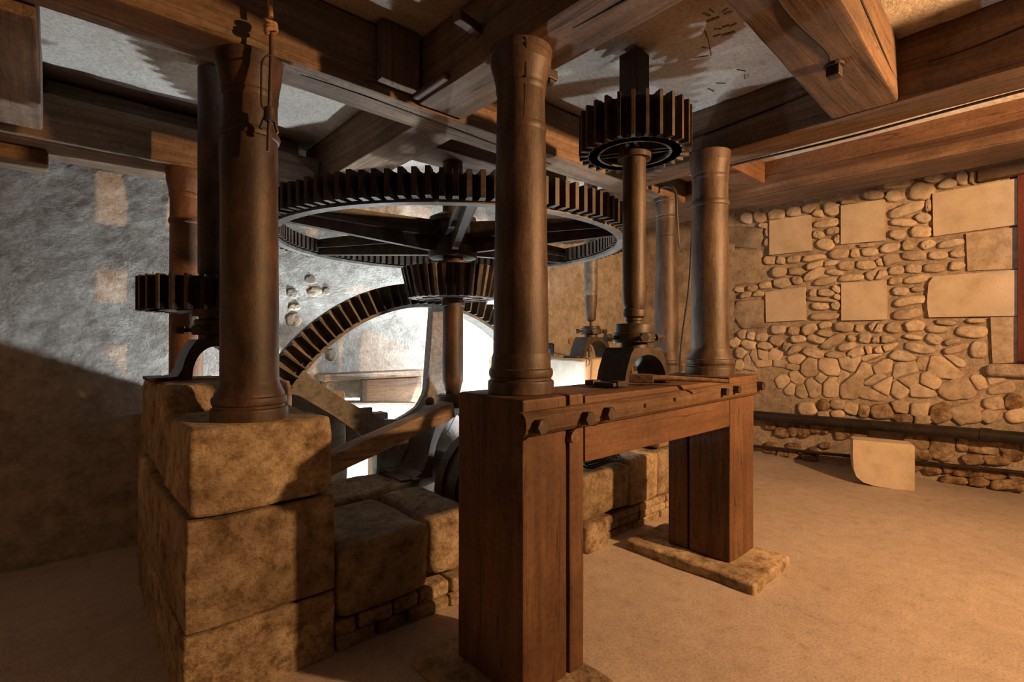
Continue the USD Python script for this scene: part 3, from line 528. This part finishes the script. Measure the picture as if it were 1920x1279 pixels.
for k in range(36):
    a = 2 * math.pi * (k + .5) / 36
    d = lambda r, w: w / 2 / r
    P = [pol(CX, CY, .332, a - d(.332, .036), 1.945), pol(CX, CY, .362, a - d(.362, .020), 1.945), pol(CX, CY, .362, a + d(.362, .020), 1.945), pol(CX, CY, .332, a + d(.332, .036), 1.945),
         pol(CX, CY, .380, a - d(.38, .042), 2.188), pol(CX, CY, .416, a - d(.416, .024), 2.178), pol(CX, CY, .416, a + d(.416, .024), 2.178), pol(CX, CY, .380, a + d(.38, .042), 2.188)]
    part(us, 'tooth', hexa(P), 'iron' if k % 3 else 'grey_iron')

def pinion(label, x, y, z0, z1, r, nt, zbot, ztop, rs_, square_top, taper=None):
    t = thing('pinion_shaft', label, 'shaft', (x, y, zbot))
    tp = taper or [(rs_ * .98, zbot), (rs_, z0 - .35)]
    part(t, 'spindle', lathe(tp + [(rs_, z1 + .05)] + ([] if square_top else [(rs_, ztop)]), (x, y, 0), 32), 'rusty' if square_top is False else 'turned', 40)
    if square_top:
        q = rs_ * .94
        a = math.radians(4)
        part(t, 'square_shank', rbox((x - q, y - q, z1 + .03), (x + q, y + q, ztop), .006, .5, .0), 'rusty')
    part(t, 'rim', ring(r - .115, r - .062, z0, z1, (x, y, 0), 72), 'iron', 40)
    part(t, 'plate', ring(r - .13, r - .058, z0, z0 + .02, (x, y, 0), 72), 'grey_iron' if square_top else 'iron', 40)
    part(t, 'hub', ring(rs_ * .98, rs_ * 1.45, z0 - .03, z1 + .02, (x, y, 0), 32), 'turned', 40)
    for k in range(4):
        a = math.pi / 2 * k + .5
        part(t, 'arm', cat_(radial_tooth(x, y, a, rs_ * 1.3, r - .11, .10, .05, z0 + .01, z0 + .05), radial_tooth(x, y, a, rs_ * 1.3, r - .11, .03, .03, z0 + .01, z1 - .03)), 'iron')
    for k in range(nt):
        a = 2 * math.pi * k / nt
        part(t, 'tooth', cat_(radial_tooth(x, y, a, r - .064, r - .045, .042, .030, z0, z1), radial_tooth(x, y, a, r - .047, r, .026, .018, z0 - .002, z1 + .006)), 'iron' if k % 4 else 'turned')
    return t
pinion('shaft on the bench with a toothed pinion raised high under the ceiling', 2.65, 1.81, 2.745, 2.985, .338, 27, 1.62, 3.36, .070, True,
       [(.048, 1.62), (.048, 1.72), (.053, 1.725), (.053, 1.74), (.068, 1.75), (.070, 1.765), (.068, 1.79), (.058, 1.80), (.069, 1.83), (.071, 1.9), (.070, 2.5)])
pinion('dark shaft beside the tall rust-brown column, its pinion lowered onto the stand', .76, 3.76, 1.79, 1.985, .40, 30, 1.72, 3.36, .078, False, [(.06, 1.72), (.072, 1.75), (.074, 2.3), (.074, 2.55), (.079, 2.56)])
t = thing('spindle_shaft', 'plain two-tone shaft standing beyond the bench above the lit stone block', 'shaft', (4.14, 3.36, 1.70))
part(t, 'upper_tube', lathe([(.066, 2.07), (.070, 2.075), (.070, 3.36)], (4.14, 3.36, 0), 28), 'grey_iron', 40)
part(t, 'lower_tube', lathe([(.015, 1.72), (.016, 1.80), (.04, 1.81), (.05, 1.83), (.064, 2.0), (.067, 2.075)], (4.14, 3.36, 0), 28), 'rusty', 40)

# the vertical pit wheel with its wide face of radial teeth
PX, PY, PZ = 2.43, 3.75, .53
pw = thing('pit_wheel', 'large vertical pit wheel with radial teeth and curved spokes, half sunk in its pit', 'gear wheel', (PX, PY, PZ))
part(pw, 'rim', ring(1.385, 1.572, .035, .075, (PX, PY, PZ), 160, 'y'), 'grey_iron', 40)
part(pw, 'inner_band', ring(1.365, 1.392, -.02, .15, (PX, PY, PZ), 160, 'y'), 'grey_iron', 40)
def vt(r, a, y): return (PX + r * math.cos(a), PY + y, PZ + r * math.sin(a))
NP = 112
for k in range(NP):
    a = 2 * math.pi * k / NP
    d = lambda r, w: w / 2 / r
    P = [vt(1.386, a + d(1.386, .040), .04), vt(1.568, a + d(1.568, .046), .04), vt(1.568, a - d(1.568, .046), .04), vt(1.386, a - d(1.386, .040), .04),
         vt(1.395, a + d(1.386, .014), -.070), vt(1.572, a + d(1.568, .016), -.045), vt(1.572, a - d(1.568, .016), -.045), vt(1.395, a - d(1.386, .014), -.070)]
    part(pw, 'tooth', hexa([P[i] for i in (0, 1, 2, 3, 4, 5, 6, 7)]), 'grey_iron' if k % 2 else 'iron')
# spokes: flat tapering arms that sweep into each other in curved webs round the hub
def spoke_poly(a):
    pts = []
    L = [(1.39, .105), (1.30, .075), (1.0, .072), (.75, .085), (.60, .11), (.50, .165), (.44, .255), (.40, .235)]
    for r, w in L: pts.append((r, -w))
    pts += [(0.0, 0.0)]
    for r, w in L[::-1]: pts.append((r, w))
    p = np.array(pts)
    return Polygon(np.c_[p[:, 0] * math.cos(a) - p[:, 1] * math.sin(a), p[:, 0] * math.sin(a) + p[:, 1] * math.cos(a)]).buffer(0)
for k in range(6):
    a = math.radians(85.5 + 60 * k)
    v, f = extrude(spoke_poly(a), .05, ((PX, PY + .0, PZ), (1, 0, 0), (0, 0, 1), (0, 1, 0)))
    rib = Polygon([(1.385, -.02), (1.385, .02), (.30, .03), (.30, -.03)])
    q = np.array(rib.exterior.coords)
    rib = Polygon(np.c_[q[:, 0] * math.cos(a) - q[:, 1] * math.sin(a), q[:, 0] * math.sin(a) + q[:, 1] * math.cos(a)])
    part(pw, 'spoke', cat_((v, f), extrude(rib, .13, ((PX, PY + .04, PZ), (1, 0, 0), (0, 0, 1), (0, 1, 0)))), 'grey_iron')
part(pw, 'hub', lathe([(.20, -.10), (.26, -.08), (.28, -.04), (.28, .16), (.2, .2)], (PX, PY, PZ), 48, 'y'), 'iron', 40)
ax = thing('axle_drum', 'heavy hooped axle drum behind the near bench post', 'axle', (PX, 3.1, PZ))
part(ax, 'axle', lathe([(.13, 3.05), (.13, 3.70)], (PX, 0, PZ), 32, 'y'), 'iron', 40)
part(ax, 'barrel', lathe([(.37, 2.62), (.385, 2.64), (.385, 3.10), (.37, 3.12)], (PX, 0, PZ), 64, 'y'), 'oak_y', 40)
for y in (2.66, 2.82, 2.98):
    part(ax, 'hoop', ring(.38, .408, y, y + .09, (PX, 0, PZ), 64, 'y'), 'turned', 40)

# ------------------------------------------------------------------ footstep stands
def stand(label, x, y, z0, span, depth, height, ro, rin, cap_r, cap_z, flare=False, turn=0, screws=True, foot=0.0, mat='iron'):
    """an arched bridge: outline in the plane of the arch, with cap rings and set screws above"""
    t = thing('bearing_stand', label, 'bearing stand', (x, y, z0))
    R = np.array([[math.cos(turn), -math.sin(turn)], [math.sin(turn), math.cos(turn)]])
    def put(m):
        v, f = m; v = v.copy(); v[:, :2] = (v[:, :2] - [x, y]) @ R.T + [x, y]; return v, f
    h = span / 2
    out = [(-h, 0)]
    if flare:
        out += [(-h * .97, .02), (-h * .84, height * .10), (-h * .74, height * .26), (-h * .68, height * .5), (-h * .58, height * .75), (-max(ro, h * .42), height)]
    else:
        out += [(-h * .90, height * .40), (-h * .72, height * .82), (-h * .58, height)]
    inn = [(-rin * 1.03, 0)] + [(-rin * math.cos(q), (height - .042) * (.12 + .88 * math.sin(q))) for q in np.linspace(0.03, math.pi / 2, 11)]
    outer = Polygon(out + [(-a, b) for a, b in out[::-1]])
    inner = Polygon([(inn[0][0], -.01)] + inn + [(-a, b) for a, b in inn[::-1][1:]] + [(-inn[0][0], -.01)])
    full = outer.difference(inner)
    if full.geom_type != 'Polygon': full = max(full.geoms, key=lambda g: g.area)
    part(t, 'arch', put(extrude(full, depth, ((x, y + depth / 2, z0), (1, 0, 0), (0, 0, 1), (0, -1, 0)))), mat, 25)
    for s in (-1, 1):
        part(t, 'foot', put(rbox((x + s * h - (.10 if s < 0 else -.0) * 1.0 - (0 if s < 0 else .0), y - depth / 2, z0), (x + s * h + (.0 if s < 0 else .10), y + depth / 2, z0 + .022), .005, 1, 0)), mat)
    zt = z0 + height
    part(t, 'neck', lathe([(cap_r * .72, zt - .01), (cap_r * .70, zt + .03), (cap_r * .95, zt + .035)], (x, y, 0), 36), mat, 40)
    part(t, 'ring', lathe([(cap_r * 1.0, zt + .03), (cap_r * 1.06, zt + .035), (cap_r * 1.06, zt + .085), (cap_r, zt + .09)], (x, y, 0), 40), mat, 40)
    part(t, 'cup', lathe([(cap_r * .94, zt + .088), (cap_r * .94, zt + cap_z - .01), (cap_r * .88, zt + cap_z)], (x, y, 0), 40), mat, 40)
    if screws:
        for k, a in enumerate((math.pi, 0.0, -math.pi / 2 - .3)):
            a += turn - .35
            u = np.array([math.cos(a), math.sin(a), 0])
            p = np.array([x, y, zt + .06])
            sc = part(t, 'set_screw', tube([p + u * cap_r, p + u * (cap_r + .05)], .013, 10), mat, 40)
            part(sc, 'head', tube([p + u * (cap_r + .045), p + u * (cap_r + .085)], .027, 6), mat)
    return t
st = stand('black iron arched stand on top of the timber bench', 2.63, 1.80, 1.345, .48, .20, .215, .12, .195, .118, .145, turn=0.0)
part(st, 'screw_pin', lathe([(.016, 1.35), (.016, 1.44), (.026, 1.445), (.026, 1.475), (.014, 1.48), (.014, 1.56)], (2.63, 1.82, 0), 12), 'rusty', 40)
for x, y in ((2.31, 1.86), (2.355, 1.72)):
    part(st, 'clamp_block', rbox((x - .035, y - .03, 1.345), (x + .035, y + .03, 1.375), .004, 1, 0), 'rusty')
stand('dark iron stand with flared feet on the stone pier under the lowered pinion', .76, 3.76, 1.36, .50, .28, .25, .09, .13, .105, .13, flare=True)
st = stand('small iron arched stand on the brightly lit stone block beyond the bench', 4.14, 3.36, 1.43, .46, .18, .21, .12, .185, .10, .115)
part(st, 'screw_pin', lathe([(.014, 1.43), (.014, 1.49), (.03, 1.495), (.03, 1.54), (.014, 1.545), (.014, 1.64)], (4.14, 3.38, 0), 12), 'rusty', 40)
st = stand('tall rusty arched stand with flared legs straddling the hooped axle drum', CX, CY,   .57, .92, .30, .50, .16, .29, .125, .10, flare=True, screws=False, mat='rusty')
for p in ((1.93, 3.57), (2.00, 3.20)):
    part(st, 'bolt', lathe([(.035, .57), (.035, .60), (.02, .605)], (p[0] - .05, p[1], 0), 6), 'iron')

# ------------------------------------------------------------------ stone piers and pit walls
def block(t, lo, hi, seed, r=.03, amp=.014, mat=None, name='stone'):
    v, f = rbox(lo, hi, r, .07, amp, 4, seed)
    v = warp(v, .006, 16, seed + 9)
    part(t, name, (v, f), mat or 'limestone%d' % (seed % 3), True)
p = thing('stone_pier', 'big stepped limestone pier under the tall rust-brown column at left', 'pier', (.74, 3.5, 0))
block(p, (.405, 2.515, -.03), (1.06, 3.64, .330), 0, .012, .010)
block(p, (.41, 2.52, .338), (1.06, 3.64, .818), 1, .012, .012)
block(p, (.425, 2.52, .825), (1.05, 3.21, 1.218), 2, .030, .014)
block(p, (.435, 3.22, .825), (1.10, 3.64, 1.355), 3, .05, .02)
block(p, (.41, 3.65, -.03), (.79, 4.15, .40), 4, .02)
block(p, (.41, 3.65, .41), (.79, 4.15, .85), 6, .02)
block(p, (.50, 4.16, -.03), (.79, 4.94, .875), 9, .02)
block(p, (.435, 3.65, .862), (.865, 4.15, 1.362), 7, .04)
block(p, (.50, 4.17, .86), (1.06, 4.93, 1.03), 8, .02)
p = thing('pit_wall', 'low wall of large limestone blocks in front of the pit wheel, between pier and near bench post', 'wall', (1.5, 2.9, 0))
block(p, (1.075, 2.50, .165), (1.625, 3.19, .545), 10, .05, .022)
block(p, (1.645, 2.52, .20), (1.985, 3.19, .555), 11, .05, .024)
block(p, (1.06, 3.205, -.02), (2.0, 3.655, .572), 12, .03, .016)
block(p, (1.998, 2.54, -.02), (2.945, 2.60, .54), 21, .03, .012)
rs = np.random.RandomState(3)
for row, z in enumerate((.0, .085)):
    x = 1.07 - .1 * row
    while x < 1.98:
        w = rs.uniform(.16, .30)
        x1 = min(x + w, 2.0)
        if x1 - x > .05: block(p, (max(x, 1.065), 2.515 + rs.uniform(-.012, .02), z - .01), (x1 - .012, 2.8, z + .072), int(rs.randint(90)), .018, .008, name='brick')
        x = x1
p = thing('pit_wall', 'low limestone wall seen under the bench between its posts', 'wall', (3.5, 2.7, 0))
block(p, (2.955, 2.49, .22), (3.575, 2.95, .575), 13, .03, .014)
block(p, (3.59, 2.49, .20), (4.02, 2.95, .60), 14, .03, .014)
block(p, (2.955, 2.43, -.02), (3.23, 2.9, .21), 15, .03, .014)
block(p, (4.03, 2.50, .20), (4.75, 2.95, .60), 16, .03, .014)
for row, z in enumerate((.0, .07, .135)):
    x = 3.245
    while x < 4.7:
        w = rs.uniform(.16, .28)
        x1 = min(x + w, 4.72)
        block(p, (x, 2.505 + rs.uniform(-.012, .012), z - .01), (x1 - .012, 2.8, z + .056), int(rs.randint(90)), .016, .006, name='brick')
        x = x1
p = thing('stone_pier', 'stone block pier beyond the bench, its left face brightly lit', 'pier', (4.3, 3.2, 0))
block(p, (3.95, 2.97, -.02), (4.8, 3.62, .62), 17, .03)
block(p, (3.77, 3.14, .63), (4.72, 3.63, 1.425), 18, .035, .012, mat='dressed')
block(p, (4.08, 2.52, .62), (4.80, 3.12, 1.298), 19, .03, .012)
block(p, (4.08, 3.66, -.02), (4.8, 4.97, 1.40), 20, .03)

# ------------------------------------------------------------------ the timber bench (hurst frame)
bn = thing('timber_bench', 'massive oak bench frame of two square posts and a top beam with a bolted batten', 'frame', (2.65, 1.8, 0))
def tim(name, lo, hi, mat, seed, r=.012, amp=.003):
    v, f = rbox(lo, hi, r, .10, amp, 2.2, seed)
    return part(bn, name, (v, f), mat, 35)
tim('post', (1.48, 1.57, .045), (1.765, 2.04, 1.350), 'red_oak_z', 1, .016)
tim('post', (1.786, 1.575, .03), (1.893, 2.04, 1.350), 'red_oak_z', 2, .016)
tim('post', (3.445, 1.578, .07), (3.835, 1.882, 1.300), 'red_oak_z', 3)
tim('post', (3.455, 1.900, .07), (3.83, 2.06, 1.295), 'red_oak_z', 4)
tim('cap_board', (3.40, 1.56, 1.303), (3.87, 2.07, 1.352), 'red_oak_x', 5)
tim('top_beam', (1.898, 1.575, 1.012), (3.44, 2.03, 1.335), 'red_oak_x', 6)
# batten with a rounded outer edge and its bolts
bt = [(0, 0), (.022, .004), (.040, .022), (.046, .055), (.040, .088), (.022, .106), (0, .11)]
v, f = extrude(Polygon(bt), 2.415, ((1.462, 1.574, 1.187), (0, -1, 0), (0, 0, 1), (1, 0, 0)))
v[:, 2] += (v[:, 0] - 1.462) * .0085
bat = part(bn, 'batten', (v, f), 'brown_oak_x', 30)
for k, (x, z, s) in enumerate([(1.532, 1.236, .034), (1.845, 1.240, .034), (2.007, 1.246, .034), (3.233, 1.270, .026), (3.408, 1.274, .026), (3.80, 1.276, .034)]):
    part(bat, 'bolt', tube([(x, 1.535, z), (x, 1.495, z)], s, 6), 'iron')
for x, z in ((2.336, 1.255), (2.639, 1.264)):
    part(bat, 'nail_hole', tube([(x, 1.54, z), (x, 1.5265, z)], .012, 8), 'black')
part(bn, 'peg', tube([(1.79, 1.58, 1.155), (1.79, 1.545, 1.155)], .028, 14), 'oak_y', 40)
sl = thing('stone_slab', 'flat limestone footing slab under the far bench post', 'slab', (3.5, 1.8, 0))
v, f = rbox((3.26, 1.345, -.02), (3.88, 2.32, .070), .02, .05, .018, 5, 40); part(sl, 'slab', (v, f), 'limestone2', True)
sl = thing('stone_slab', 'dark stone footing slab under the near bench post at the bottom edge', 'slab', (1.6, 1.8, 0))
v, f = rbox((1.30, 1.40, -.02), (1.92, 2.20, .045), .03, .06, .014, 4, 41); part(sl, 'slab', (v, f), 'limestone1', True)
lv = thing('mallet_lever', 'long handled wooden lever lying across the bench under the arched stand', 'lever', (2.6, 1.75, 1.35))
part(lv, 'head', along((2.545, 1.80, 1.378), (2.635, 1.665, 1.378), .055, .052, .006, .001, 1), 'dark_oak_x')
hp = smooth_path([(2.62, 1.69, 1.382), (2.70, 1.60, 1.380), (2.80, 1.47, 1.374), (2.90, 1.34, 1.366)], 14)
part(lv, 'handle', tube(hp, [.020 - .008 * k / 13 for k in range(14)], 10), 'oak_x', 40)
br = thing('brace_beam', 'weathered wooden lever beam slanting from the stone pier up to the upright shaft', 'beam', (1.6, 3.1, .8))
part(br, 'timber', along((1.02, 3.02, .80), (2.22, 3.17, 1.085), .13, .12, .012, .006, 2), 'grey_oak', 35)
part(br, 'knob', lathe([(.02, 1.13), (.035, 1.14), (.035, 1.17), (.02, 1.185)], (2.05, 3.18, 0), 12), 'iron', 40)

# ------------------------------------------------------------------ woodwork of the sluice behind the pit wheel
sh = thing('sluice_box', 'wooden shelf and boards on the back wall seen through the pit wheel', 'sluice', (2.4, 4.6, 0))
part(sh, 'shelf', rbox((1.90, 4.74, 1.215), (3.0, 4.95, 1.285), .01, .2, .005, 3, 1), 'grey_oak', 35)
part(sh, 'board', rbox((2.30, 4.80, .95), (3.0, 4.85, 1.212), .006, .2, .002, 3, 2), 'oak_x', 35)
part(sh, 'bracket', hexa([(1.93, 4.86, 1.03), (1.99, 4.86, 1.03), (1.99, 4.95, 1.03), (1.93, 4.95, 1.03), (1.93, 4.75, 1.212), (1.99, 4.75, 1.212), (1.99, 4.95, 1.212), (1.93, 4.95, 1.212)]), 'oak_z')
v, f = rbox((1.08, 4.00, -.6), (1.79, 4.12, 1.20), .03, .08, .02, 4, 77)
part(sh, 'cheek_stone', (v, f), 'plaster_right', True)
part(sh, 'gate_board', rbox((1.792, 4.03, .64), (2.03, 4.08, 1.03), .006, .2, .003, 3, 4), 'red_oak_x', 35)
part(sh, 'gate_post', rbox((2.03, 4.00, -.6), (2.16, 4.13, .98), .008, .2, .003, 3, 5), 'oak_z', 35)
part(sh, 'chute_board', along((2.02, 4.76, 1.0), (2.85, 4.76, .93), .26, .04, .006, .003, 5), 'oak_x', 35)

# ------------------------------------------------------------------ things along the right wall
hr = thing('wall_pipe', 'thick dark pipe running along the foot of the pebble wall', 'pipe', (7.33, 1.5, .58))
pts = [(7.34, 3.35, .545), (7.34, 2.4, .562), (7.34, 1.2, .588), (7.34, .2, .607), (7.34, -2.5, .65)]
part(hr, 'tube', tube(smooth_path(pts, 24), .066, 16), 'pipe', 60)
part(hr, 'coupling', tube([(7.34, .66, .599), (7.34, .57, .60)], .076, 16), 'pipe', 60)
hr = thing('thin_pipe', 'thin dark pipe low on the rubble below the thick pipe', 'pipe', (7.42, 1.5, .18))
part(hr, 'tube', tube(smooth_path([(7.40, 3.4, .10), (7.40, 2.4, .13), (7.395, 1.2, .20), (7.40, .2, .245), (7.40, -2.5, .30)], 24), .020, 10), 'pipe', 60)
sb = thing('stone_block', 'pale stone block with a rounded lower corner on the floor by the pebble wall', 'stone block', (6.80, 1.42, 0))
w = .275
outl = [(-w, .50), (-w, .30), (-w * .97, .17), (-w * .88, .09), (-w * .66, .035), (-w * .3, .008), (w * .3, .0), (w, .0), (w, .475), (w * .96, .49)]
ang = math.radians(-70)
aa = np.array([math.cos(ang), math.sin(ang), 0]); dd = np.array([-math.sin(ang), math.cos(ang), 0])
v, f = extrude(Polygon(outl).buffer(-.012).buffer(.012), .24, (np.array([6.80, 1.42, 0]) - dd * .1, aa, (0, 0, 1), dd))
part(sb, 'block', (v, f), 'dressed', 30)

# ------------------------------------------------------------------ small things
hk = thing('iron_hook', 'iron rod and loop hanging from a knotted rope beside the tall left column', 'hook', (.74, 2.47, 2.45))
x0, y0 = .742, 2.49
part(hk, 'rope', tube(smooth_path([(x0, y0, 3.36), (x0 - .002, y0, 3.2), (x0 + .003, y0, 3.10)], 12), .012, 8), 'rope', 60)
for k in range(3):
    a = np.linspace(0, 2 * math.pi, 16)
    part(hk, 'knot', tube([(x0 + .022 * math.cos(q), y0 + .018 * math.sin(q) - .006 * k, 3.075 - .022 * k + .010 * math.sin(q + k)) for q in a], .011, 7), 'rope', 60)
part(hk, 'rod', tube([(x0 + .004, y0, 3.03), (x0 + .004, y0, 2.9), (x0 - .002, y0, 2.70), (x0 - .008, y0, 2.475)], .0095, 8), 'rusty', 60)
part(hk, 'loop', tube(smooth_path([(x0, y0 - .005, 2.92), (x0 - .035, y0 - .005, 2.88), (x0 - .040, y0 - .005, 2.80), (x0 - .040, y0 - .005, 2.70), (x0 - .030, y0 - .005, 2.665), (x0 - .008, y0 - .005, 2.665)], 30), .0045, 6), 'iron', 60)
part(hk, 'sleeve', lathe([(.016, 2.68), (.024, 2.675), (.026, 2.62), (.030, 2.61)][::-1], (x0 - .004, y0, 0), 10), 'iron', 40)
for s in (-1, 1):
    part(hk, 'barb', hexa([(x0 - .004 + s * .022, y0 - .01, 2.63), (x0 - .004 + s * .040, y0 - .01, 2.575), (x0 - .004 + s * .044, y0 + .01, 2.575), (x0 - .004 + s * .026, y0 + .01, 2.63),
                           (x0 - .004 + s * .014, y0 - .01, 2.64), (x0 - .004 + s * .032, y0 - .01, 2.57), (x0 - .004 + s * .032, y0 + .01, 2.57), (x0 - .004 + s * .014, y0 + .01, 2.64)]), 'iron')
cb = thing('electric_cable', 'black cable hanging between the two right-hand columns and running along the beam', 'cable', (3.95, 2.0, 2.0))
part(cb, 'hanging_length', tube(smooth_path([(3.99, 2.13, 2.99), (3.985, 2.14, 2.7), (3.97, 2.15, 2.35), (3.94, 2.16, 2.0), (3.88, 2.18, 1.65), (3.85, 2.19, 1.33), (3.86, 2.2, 1.0)], 40), .008, 8), 'black_rubber', 60)
part(cb, 'beam_length', tube(smooth_path([(3.99, 2.13, 2.985), (4.012, 1.6, 2.998), (4.02, 1.0, 2.99), (4.05, .3, 3.01), (4.06, -1.2, 3.01), (4.05, -3.6, 3.0)], 50), .0085, 8), 'black_rubber', 60)
cc = thing('cable_coil', 'coil of black cable lying on the low limestone wall under the bench', 'cable', (3.35, 2.6, .6))
for k in range(6):
    a = np.linspace(0, 2 * math.pi, 36)
    rx, ry = .22 - .012 * k, .085 + .006 * (k % 3)
    part(cc, 'turn', tube([(3.36 + .03 * math.sin(k) + rx * math.cos(q), 2.62 + ry * math.sin(q), .60 + .012 * k + .012 * math.sin(3 * q + k)) for q in a], .0085, 7), 'black_rubber', 60)
fd = thing('floodlight', 'small black floodlight at the edge of the lit stone block, right behind the cracked column', 'floodlight', (4.16, 3.95, 1.41))
fa = math.radians(90 + 45)
ux, uy = math.cos(fa), math.sin(fa)          # the way it looks
def turned(m):
    v, f = m; v = v.copy()
    x, y = v[:, 0].copy(), v[:, 1].copy()
    v[:, 0], v[:, 1] = 4.085 + x * ux - y * uy, 3.97 + x * uy + y * ux
    return v, f
part(fd, 'housing', turned(rbox((-.10, -.075, 1.435), (-.006, .075, 1.575), .018, .1, 0)), 'black_rubber', True)
part(fd, 'rim', turned(cat_(rbox((-.01, -.08, 1.43), (.012, -.062, 1.58), .003, 1, 0), rbox((-.01, .062, 1.43), (.012, .08, 1.58), .003, 1, 0), rbox((-.01, -.08, 1.565), (.012, .08, 1.58), .003, 1, 0), rbox((-.01, -.08, 1.43), (.012, .08, 1.445), .003, 1, 0))), 'iron')
part(fd, 'barn_door', turned(rbox((.008, .078, 1.435), (.20, .083, 1.575), .001, 1, 0)), 'iron')
part(fd, 'bracket', turned(cat_(rbox((-.06, -.095, 1.412), (-.03, .095, 1.422), .003, 1, 0), rbox((-.06, -.095, 1.412), (-.03, -.087, 1.52), .002, 1, 0), rbox((-.06, .087, 1.412), (-.03, .095, 1.52), .002, 1, 0))), 'iron')
part(fd, 'lead', tube(smooth_path([(4.17, 3.92, 1.47), (4.22, 3.80, 1.445), (4.10, 3.62, 1.440), (3.95, 3.42, 1.438), (3.84, 3.18, 1.436), (3.80, 3.115, 1.36)], 30), .006, 6), 'grey_iron', 60)
rd = thing('iron_rod', 'thin bent iron rod hanging behind the right-hand column', 'rod', (4.3, 2.4, 2.5))
part(rd, 'rod', tube(smooth_path([(4.24, 2.605, 3.05), (4.22, 2.50, 3.03), (4.21, 2.43, 2.95), (4.215, 2.42, 2.75), (4.25, 2.42, 2.5), (4.28, 2.42, 2.43), (4.32, 2.41, 2.42)], 24), .014, 8), 'rusty', 60)
